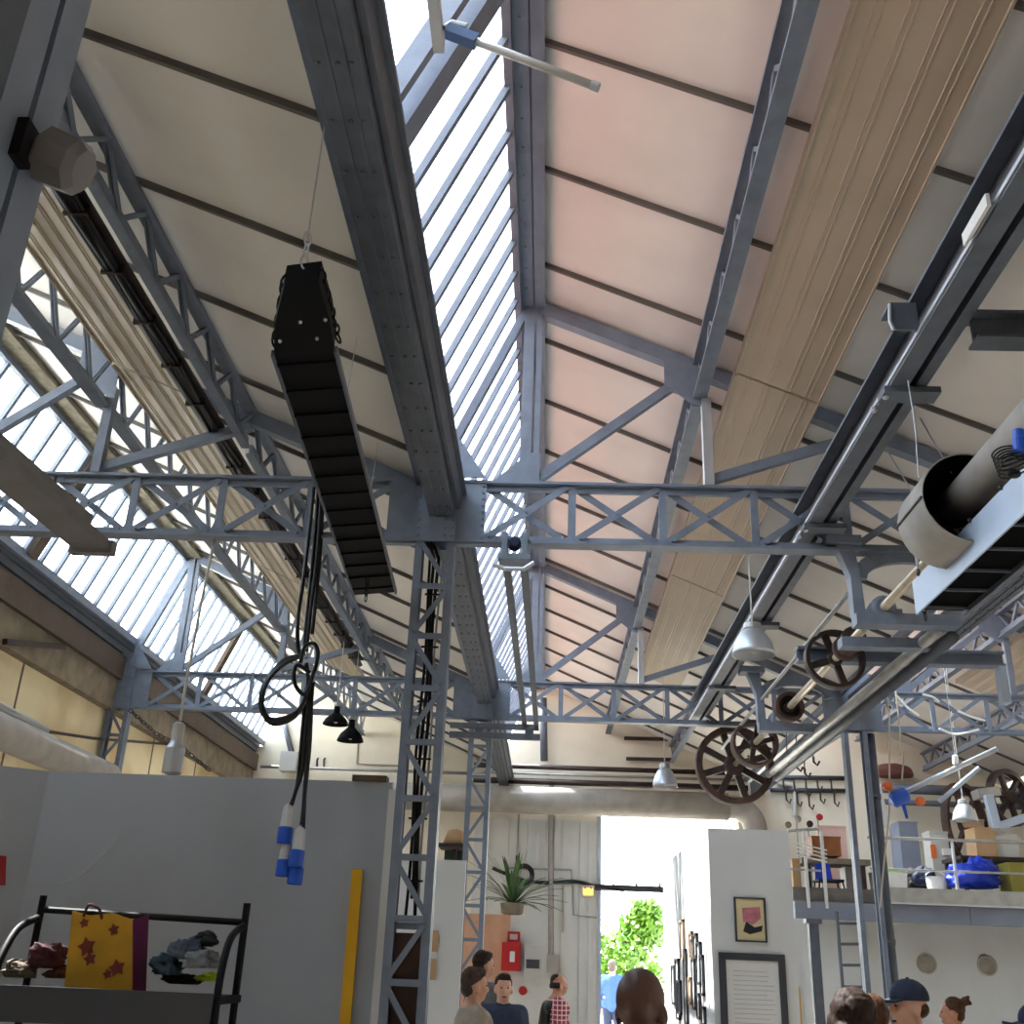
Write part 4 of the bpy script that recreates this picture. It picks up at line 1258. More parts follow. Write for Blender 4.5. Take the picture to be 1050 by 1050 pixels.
MB().lathe(p_ + V((0, 0, .02)), (0, 0, 1), [(.15, 0), (.13, .10), (.10, .17), (.04, .19)], 18).build('shade', M['card'], lsh, smooth=True)
MB().box((at(452, 854, Y=14).x, 13.8, p_.z - .03), (at(481, 854, Y=14).x, 14.2, p_.z + .02)).build('shelf', M['iron'], ssh)
MB().box((p_.x - .03, 14.0, 0), (p_.x + .03, 14.06, p_.z - .03)).build('leg', M['iron'], ssh)
MB().box((at(454, 880, Y=14).x, 14.2, at(454, 880, Y=14).z), (at(480, 856, Y=14).x, 14.25, p_.z - .03)).build('backing', mat('dark_green', (40, 56, 44), .8), ssh)
mo = MB().bar((-1.12, 7.43, 2.79), (-1.36, 7.43, 2.79), .12, .04).build('timber', M['bark'])
tag(mo, 'brown timber lying on top behind the dark partition', 'timber')
jx = at(297, 785, Y=19.2)
tag(MB().box((jx.x - .14, 19.0, jx.z - .12), (jx.x + .16, 19.3, jx.z + .22)).build('wall_box', M['offw']), 'grey-white box on the far wall behind the hanging cables', 'box')
tag(MB().tube([at(291, 740, Y=19.33), at(299, 772, Y=19.33)], .05, 10).build('post', M['valley'], smooth=True), 'short grey post hanging behind the cable loop', 'post')
for x in (325, 332):
    tag(MB().tube([at(x, 787, Y=19.385), at(x, 779, Y=19.385), at(x + 1.5, 777, Y=19.385)], .016, 6).build('coat_hook', M['iron']), 'small dark hook on the far wall, %s of a pair' % ('left' if x == 325 else 'right'), 'hook')
tag(MB().tube([at(x, y, Y=19.385) for x, y in ((368, 742), (366, 783), (380, 784), (410, 785))], .018, 6).build('conduit', M['drum']), 'thin conduit bending along the far wall right of the bell lamps', 'pipe')

# ------------------------------------------------------------------ gallery on the right
YM = 15.5
gl = thing('gallery_floor', (5.9, 17.4, 2.36), 'grey steel gallery floor with a bright metal edge on the right', 'gallery')
MB().box((3.4, YM + .05, 2.60), (8.25, YF, 2.77)).build('deck', M['deckc'], gl)
MB().box((4.62, YM - .08, 2.60), (8.25, YM + .05, 2.80)).build('edge_sheet', M['galv'], gl)
MB().box((4.62, YM - .10, 2.585), (8.25, YM - .06, 2.61)).build('edge_strip', M['alu'], gl)
MB().box((3.4, YM + .0, 2.36), (8.25, YM + .1, 2.58)).build('fascia_beam', M['fascia'], gl)
for x in (4.58, 5.78, 6.98):
    MB().box((x - .02, YM - .02, 2.36), (x + .02, YM, 2.58)).build('stiffener', M['fascia'], gl)
gp = thing('gallery_post', (3.62, YM, 0), 'grey square post under the left end of the gallery', 'post')
MB().box((3.57, YM - .02, 0), (3.70, YM + .11, 2.36)).build('shaft', M['valley'], gp)
MB().box((3.53, YM - .06, 2.30), (3.74, YM + .15, 2.36)).build('cap_plate', M['valley'], gp)
tag(MB().box((3.4, 16.6, 0), (8.27, 16.7, 2.6)).build('wall_under_gallery', M['white']), kind='structure')
for x, y, n in ((950, 988, 'left'), (1012, 990, 'right')):
    p = at(x, y, Y=16.6)
    vt = thing('round_vent', p, 'dusty round vent in the white wall under the gallery, %s one' % n, 'vent')
    MB().lathe(p, (0, -1, 0), [(.14, 0), (.14, .03), (.115, .04), (.10, .02)], 24, cap=False).build('ring', M['vent'], vt, smooth=False)
    m = MB()
    for k in range(-3, 4):
        w = sqrt(max(.0, .105 ** 2 - (k * .03) ** 2))
        m.box((p.x - w, p.y - .02, p.z + k * .03 - .008), (p.x + w, p.y - .008, p.z + k * .03 + .008))
    m.lathe(p, (0, -1, 0), [(.0, .001), (.11, .002)], 20, cap=False)
    m.build('grille', M['vent'], vt)
ldr = thing('ladder', at(870, 1015, Y=15.3), 'grey metal ladder leaning on the gallery behind the right-hand column', 'ladder')
la, lb2, lc, ld_ = at(858, 935, Y=15.3), at(867, 1050, Y=14.9), at(880, 935, Y=15.3), at(888, 1050, Y=14.9)
lb3, ld3 = la + (lb2 - la) * 2.1, lc + (ld_ - lc) * 2.1
lb3 = la + (lb2 - la) * ((la.z) / (la.z - lb2.z))
ld3 = lc + (ld_ - lc) * ((lc.z) / (lc.z - ld_.z))
MB().tube([la, lb3], .022, 8).build('side_rail', M['valley'], ldr)
MB().tube([lc, ld3], .022, 8).build('side_rail', M['valley'], ldr)
for k in range(9):
    f = .06 + k * .105
    MB().tube([la.lerp(lb3, f), lc.lerp(ld3, f)], .018, 8).build('rung', M['valley'], ldr)
# railing
rg = thing('railing', (6.2, 15.6, 2.8), 'thin grey pipe railing along the edge of the gallery', 'railing')
MB().tube([(4.5, 15.6, 3.47), (8.2, 15.6, 3.47)], .022, 8).build('top_rail', M['galv'], rg)
MB().tube([(4.5, 15.6, 3.05), (8.2, 15.6, 3.05)], .016, 8).build('mid_rail', M['galv'], rg)
for x in (4.55, 5.67, 6.8, 7.9):
    MB().tube([(x, 15.6, 2.77), (x, 15.6, 3.47)], .024, 8).build('railing_post', M['alu'], rg)
r2 = thing('railing', (3.6, 15.5, 2.6), 'short white railing behind the tall partition with four slanting rods', 'railing')
for x in (3.50, 3.78):
    a = at(824 + (x - 3.5) * 64, 852, Y=YM)
    MB().box((a.x - .02, YM - .02, 2.5), (a.x + .02, YM + .02, a.z)).build('railing_post', M['white'], r2)
MB().tube([at(808, 852, Y=YM), at(838, 850, Y=YM)], .02, 8).build('top_rail', M['galv'], r2)
MB().tube([at(808, 891, Y=YM), at(842, 893, Y=YM)], .015, 8).build('mid_rail', M['galv'], r2)
for k in range(4):
    MB().tube([at(816, 864 + k * 4, Y=YM - .1), at(848, 872 + k * 4, Y=YM - .1)], .011, 6).build('slanting_rod', M['paper'], r2)

ZG = 2.77


def gbox(x0, y0, x1, y1, Y, dpt, mm, name, label, cat, ground=True):
    a, b = at(x0, y0, Y=Y), at(x1, y1, Y=Y)
    z0 = min(a.z, b.z)
    if ground:
        z0 = ZG
    return a, b, z0


def crate(x0, y0, x1, y1, Y, dpt, mm, name, label, cat, ground=True, lid=None):
    a, b, z0 = gbox(x0, y0, x1, y1, Y, dpt, mm, name, label, cat, ground)
    t = thing(name, ((a.x + b.x) / 2, Y, z0), label, cat)
    MB().box((a.x, Y, z0), (b.x, Y + dpt, a.z - .02)).build('body', M[mm], t)
    MB().box((a.x - .008, Y - .008, a.z - .03), (b.x + .008, Y + dpt + .008, a.z)).build('lid', M[lid or mm], t)
    return t


# table with things
tb_ = thing('work_table', at(1010, 905, Y=16.3), 'dark table top on the gallery over the blue tarpaulin', 'table')
a, b = at(985, 877, Y=16.2), at(1062, 879, Y=16.2)
MB().box((a.x, 16.2, a.z - .05), (b.x, 17.0, a.z)).build('table_top', M['iron'], tb_)
for x in (a.x + .05, b.x - .05):
    for y in (16.25, 16.95):
        MB().box((x - .025, y - .025, ZG), (x + .025, y + .025, a.z - .05)).build('leg', M['iron'], tb_)
ZT = a.z
for x0, x1, h, mm, lab, dy in ((1003, 1024, .42, 'card', 'tan cardboard box standing on the gallery table', .05), (1025, 1048, .34, 'offw', 'pale grey box right of the cardboard box', .1)):
    p0, p1 = at(x0, 870, Y=16.25), at(x1, 870, Y=16.25)
    t = thing('carton', ((p0.x + p1.x) / 2, 16.4, ZT), lab, 'box')
    MB().box((p0.x, 16.25 + dy, ZT), (p1.x, 16.65 + dy, ZT + h)).build('body', M[mm], t)
    MB().bar((p0.x, 16.25 + dy, ZT + h), (p0.x - .06, 16.2 + dy, ZT + h + .07), .3, .01, (0, 0, 1)).build('flap', M[mm], t)
cloth_blob('tarpaulin', at(1000, 899, Y=16.0) + V((0, .1, 0)), (.38, .3, .26), M['tarp'], 'crumpled bright blue tarpaulin under the gallery table', 'tarpaulin', 41)
crate(1034, 884, 1056, 913, 15.9, .4, 'olive', 'storage_crate', 'olive yellow crate right of the blue tarpaulin', 'crate')
# bucket
q = at(966, 914, Y=16.0)
bk = thing('bucket', (q.x, 16.2, ZG), 'white bucket left of the blue tarpaulin', 'bucket')
MB().lathe((q.x, 16.2, ZG), (0, 0, 1), [(.10, 0), (.12, .01), (.14, .24), (.148, .25), (.13, .24)], 20).build('bucket_body', M['white'], bk)
MB().tube([(q.x + .14 * cos(a), 16.2, ZG + .25 + .08 * sin(a)) for a in [pi * k / 10 for k in range(11)]], .006, 6).build('handle', M['galv'], bk)
mc = crate(953, 852, 977, 900, 17.2, .35, 'offw', 'grey_cabinet', 'grey machine cabinet with an orange sticker on the gallery', 'cabinet')
a, b = at(954, 866, Y=17.18), at(961, 880, Y=17.18)
MB().box((a.x, 17.185, b.z), (b.x, 17.2, a.z)).build('sticker', M['orange'], mc)
a, b = at(966, 870, Y=17.18), at(975, 877, Y=17.18)
MB().box((a.x, 17.15, b.z), (b.x, 17.2, a.z)).build('control_box', M['paper'], mc)
cloth_blob('rubbish_bag', V((at(938, 889, Y=17.1).x, 17.1, ZG + .17)), (.23, .2, .27), M['bench'], 'taller black plastic bag beside the grey machine cabinet', 'bag', 51, amp=.3)
cloth_blob('rubbish_bag', at(949, 901, Y=16.6), (.18, .16, .18), M['navy'], 'lower dark navy bag beside the white bucket', 'bag', 52, amp=.3)
q = at(912, 894, Y=16.4)
pt2 = thing('cooking_pot', (q.x, 16.5, ZG), 'white round tub with a green cloth left of the black bags', 'tub')
MB().lathe((q.x, 16.5, ZG), (0, 0, 1), [(.22, 0), (.25, .05), (.27, .28), (.28, .30), (.26, .29)], 24).build('tub_body', M['paper'], pt2)
MB().ball((q.x, 16.5, ZG + .29), (.22, .22, .09), 14, 8).build('green_cloth', M['leaf'], pt2)
crate(832, 857, 863, 878, 16.4, .4, 'brown', 'wooden_drawer_unit', 'orange-brown wooden drawer box on the gallery shelf', 'box', ground=False)
a, b = at(822, 879, Y=16.3), at(893, 886, Y=16.3)
sf = thing('gallery_shelf', ((a.x + b.x) / 2, 16.5, ZG), 'grey-brown shelf below the wooden drawer box', 'shelf')
MB().box((a.x, 16.3, a.z - .08), (b.x, 16.9, a.z)).build('board', M['concrete'], sf)
for x in (a.x + .1, b.x - .1):
    MB().box((x - .03, 16.35, ZG), (x + .03, 16.41, a.z - .08)).build('leg', M['iron'], sf)
crate(838, 846, 868, 858, 17.4, .1, 'mauve', 'pink_board', 'pale pink board standing behind the wooden drawer box', 'board')
# blue chair
q = at(852, 918, Y=15.9)
ch = thing('chair', (q.x, 15.95, ZG), 'dark blue chair with thin black legs on the gallery', 'chair')
z0 = at(852, 902, Y=15.9).z
MB().box((q.x - .18, 15.8, z0 - .03), (q.x + .18, 16.15, z0)).build('seat', M['navy'], ch)
MB().prism([(q.x - .15, 16.12, z0), (q.x + .10, 16.12, z0), (q.x + .08, 16.16, z0 + .24), (q.x - .13, 16.16, z0 + .24)], (0, .03, 0)).build('backrest', M['tarp'], ch)
for sx_ in (-.16, .16):
    for sy in (15.82, 16.12):
        MB().tube([(q.x + sx_, sy, z0 - .03), (q.x + sx_ * 1.12, sy, ZG)], .012, 6).build('leg', M['rubber'], ch)
crate(812, 880, 822, 918, 16.0, .3, 'card', 'carton_stack', 'brown carton at the left end of the gallery behind the railing', 'box')
crate(866, 886, 880, 914, 16.6, .3, 'offw', 'storage_box', 'pale box behind the right-hand column on the gallery', 'box')
crate(914, 880, 924, 887, 17.6, .3, 'navy', 'tool_box', 'small dark toolbox behind the white tub', 'box', ground=False) if False else None


def wheel(x, y, Y, R, nsp, tilt, label, mm='rust'):
    c = at(x, y, Y=Y)
    ax = V((sin(tilt), -cos(tilt), 0))
    t = thing('flywheel', (c.x, c.y, c.z - R), label, 'wheel')
    MB().lathe(c - ax * .06, ax, [(R - .07, 0), (R, 0), (R, .12), (R - .07, .12), (R - .07, 0)], 40, cap=False).build('rim', M[mm], t)
    MB().lathe(c - ax * .09, ax, [(.10, 0), (.12, .02), (.12, .16), (.10, .18)], 18).build('hub', M[mm], t)
    e1 = ax.cross(V((0, 0, 1))).normalized()
    for k in range(nsp):
        a = 2 * pi * k / nsp + .2
        d = e1 * cos(a) + V((0, 0, sin(a)))
        MB().bar(c + d * .08, c + d * (R - .03), .06, .08, ax).build('spoke', M[mm], t)
    return t


wheel(990, 846, 18.3, .69, 6, .75, 'big rusty flywheel behind the silver bell lamp on the gallery')
wheel(1034, 818, 17.9, .46, 6, .5, 'smaller dark flywheel at the right edge of the gallery', 'iron')
for (p0, p1, lb_) in (((1013, 815), (1022, 850), 'grey upright strut of the machine beside the wheels'), ((1022, 848), (1052, 838), 'grey slanting strut of the machine at the right edge')):
    tag(MB().bar(at(*p0, Y=17), at(*p1, Y=17), .12, .12).build('machine_strut', M['palesheet']), lb_, 'strut')
tag(MB().bar(at(1000, 815, Y=17.2), at(1022, 812, Y=17.2), .3, .14).build('drive_unit', M['galv']), 'grey machine head above the upright strut', 'machine')
for y, r, lb_ in ((808, .09, 'thick grey pipe along the far wall above the gallery'), (822, .05, 'thinner grey pipe along the far wall above the gallery')):
    tag(MB().tube([at(905, y, Y=18.9), at(1060, y + 6, Y=18.9)], r, 10).build('wall_pipe', M['valley'], smooth=True), lb_, 'pipe')
cloth_blob('rolled_awning', at(915, 792, Y=19.22), (.37, .2, .155), mat('brown_canvas', (112, 72, 66), .9), 'brown rolled awning high on the wall right of the column', 'awning', 61, amp=.12)
# wall rails with hooks above the partition
for y, lb_ in ((798, 'upper grey rail with hanging hooks behind the shaft'), (811, 'lower dark rail with hanging hooks behind the shaft')):
    hrl = thing('hook_rail', at(830, y, Y=19.3), lb_, 'rail')
    MB().tube([at(790, y - 1, Y=19.34), at(868, y, Y=19.34)], .04, 8).build('rail', M['frame'], hrl, smooth=True)
    for k, x in enumerate((803, 814, 826, 838, 852)):
        p = at(x + (y % 3) * 3, y + 1, Y=19.28)
        MB().tube([p, p + V((0, 0, -.14 - .05 * (k % 3))), p + V((.05, 0, -.20 - .05 * (k % 3))), p + V((.08, 0, -.12 - .05 * (k % 3)))], .016, 6).build('hook', M['iron'], hrl)
for k, x in enumerate((806, 816, 824, 833)):
    p0, p1 = at(x, 741, Y=12.8), at(x + 1, 776 + 6 * (k % 3), Y=12.8)
    h = thing('hanging_hook', p1, 'dark hook on a wire under the right-hand truss, %s from the left' % ORD[k], 'hook', 'hooks under the right-hand truss')
    MB().tube([p0, p1], .008, 5).build('wire', M['valley'], h)
    MB().tube([p1, p1 + V((0, 0, -.06)), p1 + V((.04, 0, -.10)), p1 + V((.07, 0, -.05))], .014, 6).build('hook', M['iron'], h)
tag(MB().tube(spl([at(x, y, Y=19.34) for x, y in ((797, 795), (799, 803), (812, 805), (815, 812), (815, 838))]), .04, 8).build('bent_pipe', M['offw'], smooth=True), 'pale bent pipe descending behind the tall partition', 'pipe')
for x, y, mm, lab in ((808, 846, 'concrete', 'grey valve knob at the top corner behind the tall partition'), (818, 840, 'drum', 'pale valve knob next to the red one'), (840, 838, 'red', 'red valve wheel above the short white railing'), (830, 845, 'iron', 'dark valve knob below the red one')):
    p = at(x, y, Y=16.5)
    v_ = thing('valve', p, lab, 'valve')
    MB().lathe(p, (0, -1, 0), [(.02, 0), (.05, .01), (.05, .03), (.02, .04)], 14).build('handwheel', M[mm], v_)
    MB().tube([p, p + V((0, .1, 0)), V((p.x, p.y + .1, ZG))], .012, 6).build('stem', M['galv'], v_)
dgn = MB().bar(at(800, 790, Y=15.9), at(862, 752, Y=15.0), .07, .07).build('diagonal_strut', M['galv'])
tag(dgn, 'grey diagonal strut behind the shaft pulleys', 'strut')
yl = MB().box((at(814, 1010, Y=12).x, 12, 1.0), (at(820, 1010, Y=12).x, 12.06, at(817, 1012, Y=12).z)).build('sign_board', M['yellow'])
tag(yl, 'narrow yellow board just right of the tall partition', 'board')
lbx = MB().box((at(813, 960, Y=13).x, 13, 0), (at(822, 960, Y=13).x, 13.1, at(817, 948, Y=13).z)).build('white_panel', M['white'])
tag(lbx, 'narrow white panel edge between the tall partition and the gallery post', 'partition')

dp_ = thing('downpipe', (3.88, 12.95, 0), 'dark grey round pole just right of the gallery column', 'pipe')
MB().tube([(3.88, 12.95, 0), (3.88, 12.95, 4.37)], .055, 14).build('pipe_body', M['valley'], dp_, smooth=True)
for z in (2.0, 3.6):
    MB().tube([(3.88, 12.95, z), (3.88, 12.95, z + .06)], .063, 14).build('collar', M['valley'], dp_)
    MB().box((3.79, 12.83, z + .02), (3.9, 12.86, z + .05)).build('bracket', M['valley'], dp_)

crate(921, 842, 947, 905, 18.2, .5, 'fascia', 'locker', 'slate grey locker against the wall behind the black bag', 'cabinet')
crate(1000, 840, 1012, 866, 18.6, .4, 'offw', 'switch_box', 'tall pale switch box between the two wheels', 'box')

# ------------------------------------------------------------------ people
def remeshed(mb, name, m, parent, vox, R3):
    me = bpy.data.meshes.new('tmp')
    me.from_pydata(mb.v, [], mb.f)
    o = bpy.data.objects.new('tmp', me)
    COL.objects.link(o)
    md = o.modifiers.new('r', 'REMESH')
    md.mode = 'VOXEL'
    md.voxel_size = vox
    sm = o.modifiers.new('s', 'SMOOTH')
    sm.factor = .5
    sm.iterations = 3
    dg = bpy.context.evaluated_depsgraph_get()
    ev = o.evaluated_get(dg)
    nm = bpy.data.meshes.new_from_object(ev)
    bpy.data.objects.remove(o)
    bpy.data.meshes.remove(me)
    nm.name = name
    nm.transform(R3)
    nm.materials.clear()
    nm.materials.append(m)
    for p in nm.polygons:
        p.use_smooth = True
    r = bpy.data.objects.new(name, nm)
    COL.objects.link(r)
    r.parent = parent
    LOC[r.name] = LOC[parent.name]
    return r


def caps(mb, a, b, r0, r1, n=12):
    a, b = V(a), V(b)
    d = (b - a)
    L = d.length
    mb.lathe(a, d, [(r0 * .5, -r0 * .86), (r0 * .87, -r0 * .5), (r0, 0), (r1, L), (r1 * .87, L + r1 * .5), (r1 * .5, L + r1 * .86)], n)


def person(label, X, Y, ztop, face, skin, shirt, pants, hair=None, hairm=None, extra=None, build=1.0, nod=0.0, arm=(0.0, 0.0), vox=.012):
    h = ztop / 1.75
    t = thing('person', (X, Y, 0), label, 'person')
    R3 = Matrix.Rotation(-face, 4, 'Z') @ Matrix.Scale(h, 4)
    bw = build
    b = MB()
    hy = .03 * nod
    # head
    b.ball((0, -.012 + hy, 1.650), (.076, .095, .098), 18, 12)
    b.ball((0, .030 + hy, 1.580), (.056, .062, .068), 14, 10)
    b.ball((0, .045 + hy, 1.545), (.034, .040, .030), 12, 8)
    b.ball((0, .062 + hy, 1.655), (.052, .026, .030), 12, 8)
    b.ball((0, .097 + hy, 1.598), (.015, .020, .018), 10, 6)
    caps(b, (0, .086 + hy, 1.64), (0, .100 + hy, 1.605), .010, .013, 8)
    for s in (-1, 1):
        b.ball((s * .080, -.008 + hy, 1.605), (.012, .024, .034), 10, 8)
        b.ball((s * .035, .062 + hy, 1.600), (.026, .026, .026), 10, 6)
    caps(b, (0, -.03, 1.43), (0, -.008 + hy, 1.57), .064, .058)
    # torso
    caps(b, (-.10 * bw, 0, 1.36), (.10 * bw, 0, 1.36), .115, .115)
    caps(b, (-.07 * bw, .01, 1.20), (.07 * bw, .01, 1.20), .112, .112)
    caps(b, (-.07 * bw, 0, 1.03), (.07 * bw, 0, 1.03), .115, .115)
    caps(b, (0, -.02, 1.0), (0, -.02, 1.42), .11 * bw, .10 * bw)
    caps(b, (-.17 * bw, -.01, 1.425), (.17 * bw, -.01, 1.425), .058, .058)
    joints = {}
    for s in (-1, 1):
        sh_ = V((s * .185 * bw, -.01, 1.42))
        el = V((s * .235 * bw, -.03 + arm[0], 1.14 + arm[0] * .2))
        wr_ = V((s * .22 * bw, .07 + arm[0] + arm[1], .90 + arm[1] * .9))
        joints[s] = (sh_, el, wr_)
        caps(b, sh_, el, .050, .040)
        caps(b, el, wr_, .040, .027)
        d = (wr_ - el).normalized()
        caps(b, wr_, wr_ + d * .07, .032, .036, 10)
        pal = wr_ + d * .10
        for k, (dx, L) in enumerate(((-.027, .065), (-.009, .078), (.009, .073), (.026, .055))):
            q0 = pal + V((0, dx, 0))
            q1 = q0 + d * L * .55 + V((-s * .004, 0, 0))
            q2 = q1 + d * L * .45 + V((-s * .016, 0, 0))
            caps(b, q0, q1, .0105, .010, 8)
            caps(b, q1, q2, .010, .009, 8)
        caps(b, wr_ + d * .03 + V((0, .025, 0)), wr_ + d * .085 + V((-s * .01, .055, 0)), .012, .010, 8)
        hp, kn, an = V((s * .09, 0, .93)), V((s * .10, .015, .50)), V((s * .105, -.02, .09))
        caps(b, hp, kn, .088, .056)
        caps(b, kn, an, .055, .040)
        caps(b, an + V((0, .0, -.04)), an + V((s * .015, .15, -.055)), .042, .032)
    remeshed(b, 'body', skin, t, vox, R3)
    # shirt
    c = MB()
    g = .013
    caps(c, (-.10 * bw, 0, 1.36), (.10 * bw, 0, 1.36), .115 + g, .115 + g)
    caps(c, (-.07 * bw, .01, 1.20), (.07 * bw, .01, 1.20), .115 + g, .115 + g)
    caps(c, (-.07 * bw, 0, 1.00), (.07 * bw, 0, 1.00), .120 + g, .120 + g)
    caps(c, (0, -.02, .97), (0, -.02, 1.40), .11 * bw + g, .10 * bw + g)
    caps(c, (-.17 * bw, -.01, 1.425), (.17 * bw, -.01, 1.425), .058 + g, .058 + g)
    caps(c, (0, -.025, 1.44), (0, -.02, 1.475), .072, .068)
    for s in (-1, 1):
        sh_, el, wr_ = joints[s]
        caps(c, sh_, el, .050 + g, .042 + g)
        caps(c, el, el.lerp(wr_, .82), .042 + g, .032 + g)
    remeshed(c, 'shirt', shirt, t, .014, R3)
    d_ = MB()
    caps(d_, (-.06, 0, .98), (.06, 0, .98), .118, .118)
    for s in (-1, 1):
        hp, kn, an = V((s * .09, 0, .93)), V((s * .10, .015, .50)), V((s * .105, -.02, .12))
        caps(d_, hp, kn, .10, .068)
        caps(d_, kn, an, .068, .058)
    remeshed(d_, 'trousers', pants, t, .016, R3)
    for s in (-1, 1):
        f = MB()
        caps(f, (s * .105, -.03, .048), (s * .12, .15, .044), .048, .042)
        remeshed(f, 'shoe', M['rubber'], t, .012, R3)
        e = MB().ball((s * .031, .083 + hy, 1.628), (.010, .006, .006), 10, 6)
        e.v = [R3 @ p + LOC[t.name] for p in e.v]
        e.build('eye', M['ink'], t, smooth=True)
    mo_ = MB().ball((0, .084 + hy, 1.553), (.024, .008, .006), 10, 6)
    mo_.v = [R3 @ p + LOC[t.name] for p in mo_.v]
    mo_.build('mouth', M['maroon'], t, smooth=True)
    if hair:
        k = MB()
        if hair == 'short':
            k.ball((0, -.026 + hy, 1.668), (.083, .092, .090), 18, 12)
            k.ball((0, -.055 + hy, 1.60), (.074, .055, .060), 14, 8)
            k.ball((0, .030 + hy, 1.712), (.066, .052, .040), 14, 8)
        elif hair == 'bald_ring':
            for a in range(9):
                an_ = pi * a / 8
                k.ball((.076 * cos(an_), -.02 + hy - .078 * sin(an_), 1.615), (.018, .020, .036), 8, 6)
            k.ball((0, -.03 + hy, 1.67), (.070, .080, .078), 12, 8)
        elif hair == 'bob':
            k.ball((0, -.024 + hy, 1.672), (.092, .100, .094), 18, 12)
            k.ball((0, -.05 + hy, 1.59), (.098, .075, .085), 16, 10)
            for s in (-1, 1):
                k.ball((s * .078, .005 + hy, 1.60), (.022, .05, .07), 10, 8)
        elif hair == 'bun':
            k.ball((0, -.026 + hy, 1.670), (.084, .094, .090), 18, 12)
            k.ball((0, -.06 + hy, 1.61), (.066, .05, .06), 14, 8)
            k.ball((0, -.125 + hy, 1.725), (.042, .040, .042), 12, 8)
            for q in ((.02, -.15, 1.76), (-.03, -.14, 1.75), (.0, -.16, 1.71)):
                k.ball((q[0], q[1] + hy, q[2]), (.018, .02, .02), 8, 6)
        hobj = remeshed(k, 'hair', hairm, t, .009, R3)
        from mathutils import noise
        am = .008 if hair == 'bob' else .005
        for v in hobj.data.vertices:
            n_ = noise.noise(v.co * 22) + .6 * noise.noise(v.co * 55)
            v.co += v.normal * am * n_
    if extra == 'cap':
        k = MB()
        k.ball((0, -.014 + hy, 1.672), (.090, .108, .092), 20, 12)
        kk = [i for i, p in enumerate(k.v)]
        for i in kk:
            if k.v[i].z < 1.655:
                k.v[i].z = 1.655
        br = []
        for a in range(9):
            an_ = -1.15 + 2.3 * a / 8
            br.append((.078 * sin(an_) * 1.05, .085 + hy + .13 * cos(an_) - .03, 1.662 - .012 * abs(sin(an_))))
        k.prism([(-.075, .05 + hy, 1.668)] + [(x, y, z) for x, y, z in br] + [(.075, .05 + hy, 1.668)], (0, 0, -.012))
        k.ball((0, -.014 + hy, 1.765), (.01, .01, .006), 8, 5)
        k.v = [R3 @ p + LOC[t.name] for p in k.v]
        k.build('cap', M['navy'], t, smooth=False)
        hh = MB()
        hh.ball((0, -.055 + hy, 1.615), (.078, .058, .05), 14, 8)
        remeshed(hh, 'hair', hairm, t, .011, R3)
    if extra == 'backpack':
        k = MB()
        caps(k, (-.10, -.13, 1.10), (.10, -.13, 1.10), .11, .11)
        caps(k, (-.09, -.09, 1.38), (.09, -.09, 1.38), .085, .085)
        caps(k, (0, -.12, 1.15), (0, -.10, 1.36), .11, .10)
        remeshed(k, 'backpack', M['rubber'], t, .016, R3)
    if extra == 'strap':
        for s0, s1 in (((-.15, .02, 1.50), (.14, .14, 1.05)), ((-.15, .0, 1.50), (.14, -.15, 1.05))):
            pts = [V(s0), V(s0).lerp(V(s1), .5) + V((0, .05 if s1[1] > 0 else -.05, .02)), V(s1)]
            pts = [p + (V((0, .02, 0)) if s1[1] > 0 else V((0, -.02, 0))) for p in pts]
            k = MB().tube([R3 @ p + LOC[t.name] for p in spl(pts)], .014, 6)
            k.build('shoulder_strap', M['rubber'], t)
    return t


def plaid(name):
    m = bpy.data.materials.new(name)
    m.use_nodes = True
    t = m.node_tree
    b = t.nodes['Principled BSDF']
    b.inputs['Roughness'].default_value = .9
    co = t.nodes.new('ShaderNodeTexCoord')
    br = t.nodes.new('ShaderNodeTexBrick')
    br.offset = 0
    br.inputs['Color1'].default_value = lin(150, 50, 62)
    br.inputs['Color2'].default_value = lin(120, 38, 52)
    br.inputs['Mortar'].default_value = lin(220, 190, 190)
    br.inputs['Mortar Size'].default_value = .05
    br.inputs['Scale'].default_value = 11
    br.inputs['Brick Width'].default_value = .5
    br.inputs['Row Height'].default_value = .5
    mp = t.nodes.new('ShaderNodeMapping')
    mp.inputs['Rotation'].default_value = (radians(90), 0, 0)
    t.links.new(co.outputs['Object'], mp.inputs[0])
    t.links.new(mp.outputs[0], br.inputs['Vector'])
    t.links.new(br.outputs[0], b.inputs['Base Color'])
    return m


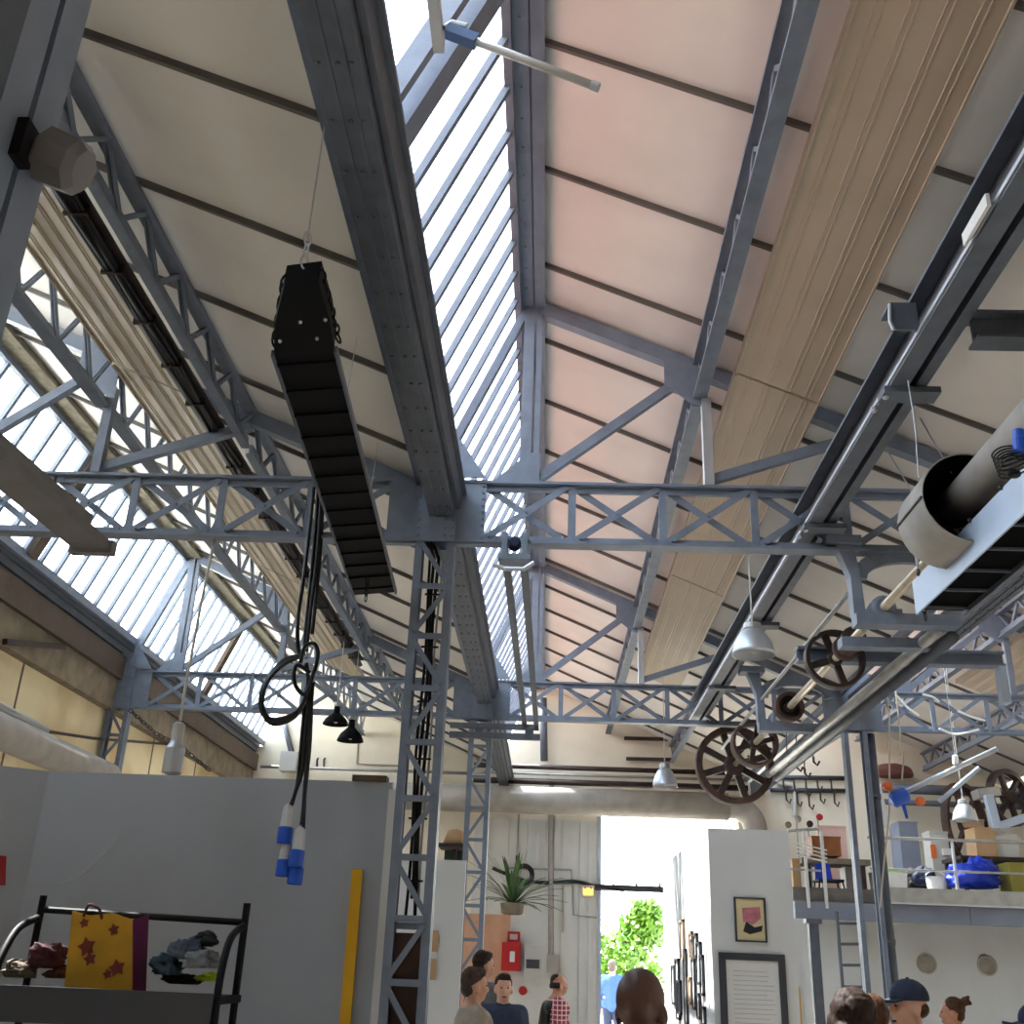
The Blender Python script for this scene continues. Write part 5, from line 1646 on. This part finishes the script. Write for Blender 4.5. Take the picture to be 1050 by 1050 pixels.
SK = mat('skin_light', (206, 158, 132), .55, 0, .04, 14)
SK2 = mat('skin_tan', (172, 122, 98), .5, 0, .05, 14)
SK3 = mat('skin_brown', (88, 60, 50), .42, 0, .06, 14)
HB = mat('hair_dark', (50, 38, 33), .6, 0, .2, 40, .3, spec=.1)
HG = mat('hair_grey_brown', (84, 70, 62), .7, 0, .2, 40, .3, spec=.1)
HW = mat('hair_grey', (96, 94, 92), .7, 0, .1, 40, .3, spec=.1)
HR = mat('hair_brown', (78, 52, 38), .6, 0, .2, 40, .3, spec=.1)
BE = mat('beige_cloth', (168, 156, 142), .9, 0, .08, 20)
JN = mat('jeans', (44, 56, 88), .9, 0, .1, 30)
BS = mat('blue_shirt', (62, 96, 172), .9, 0, .06, 20)
JK = mat('dark_blue_jacket', (46, 56, 80), .85, 0, .1, 20)
YT = mat('mustard_top', (214, 168, 44), .85, 0, .06, 20)
GT = mat('grey_top', (96, 98, 104), .9, 0, .08, 20)
DT = mat('dark_top', (40, 40, 46), .9, 0, .08, 20)

p = at(658, 991, Y=3.55)
person('bald man seen from behind in front of the doorway', p.x, p.y, p.z, .55, SK3, DT, JN, vox=.009, build=1.05)
p = at(572, 998, Y=12.2)
person('man in a red plaid shirt with a dark backpack walking right', p.x, p.y, p.z, 1.35, SK2, plaid('plaid_cloth'), JN, 'bald_ring', HB, 'backpack', 1.12, .6)
p = at(517, 998, Y=9.6)
person('person in a dark blue jacket with short dark hair facing the camera', p.x, p.y, p.z, pi - .15, SK, JK, DT, 'short', HB, None, .95)
p = at(488, 992, Y=8.0)
person('man in a beige shirt with a black shoulder strap, facing right', p.x, p.y, p.z, 1.25, SK, BE, JN, 'short', HG, 'strap', 1.05)
p = at(497, 975, Y=10.5)
person('taller dark-haired man half hidden behind the man in beige', p.x, p.y, p.z, 1.0, SK2, GT, JN, 'short', HB)
p = at(870, 1016, Y=4.5)
person('person with dark bushy hair seen from behind at the lower right', p.x, p.y, p.z, -.25, SK2, DT, JN, 'bob', HB, None, 1.0)
p = at(893, 1020, Y=5.3)
person('brown-haired person half hidden behind the dark bushy hair', p.x, p.y, p.z, .35, SK, GT, JN, 'short', HR)
p = at(928, 1006, Y=5.9)
person('man in a dark blue cap looking left', p.x, p.y, p.z, -1.75, SK, GT, JN, None, HR, 'cap')
p = at(977, 1023, Y=9.2)
person('woman in a mustard top with her hair in a bun', p.x, p.y, p.z, -1.25, SK2, YT, JN, 'bun', HR, None, .9, .8)
p = at(1060, 1030, Y=5.8)
person('person in a dark cap cut by the right edge', p.x, p.y, p.z, -1.6, SK, DT, JN, None, HB, 'cap')
p = at(628, 984, Y=22)
person('grey-haired man in a light blue shirt outside the doorway', p.x, p.y, p.z + .0, .3, SK, BS, JN, 'short', HW)
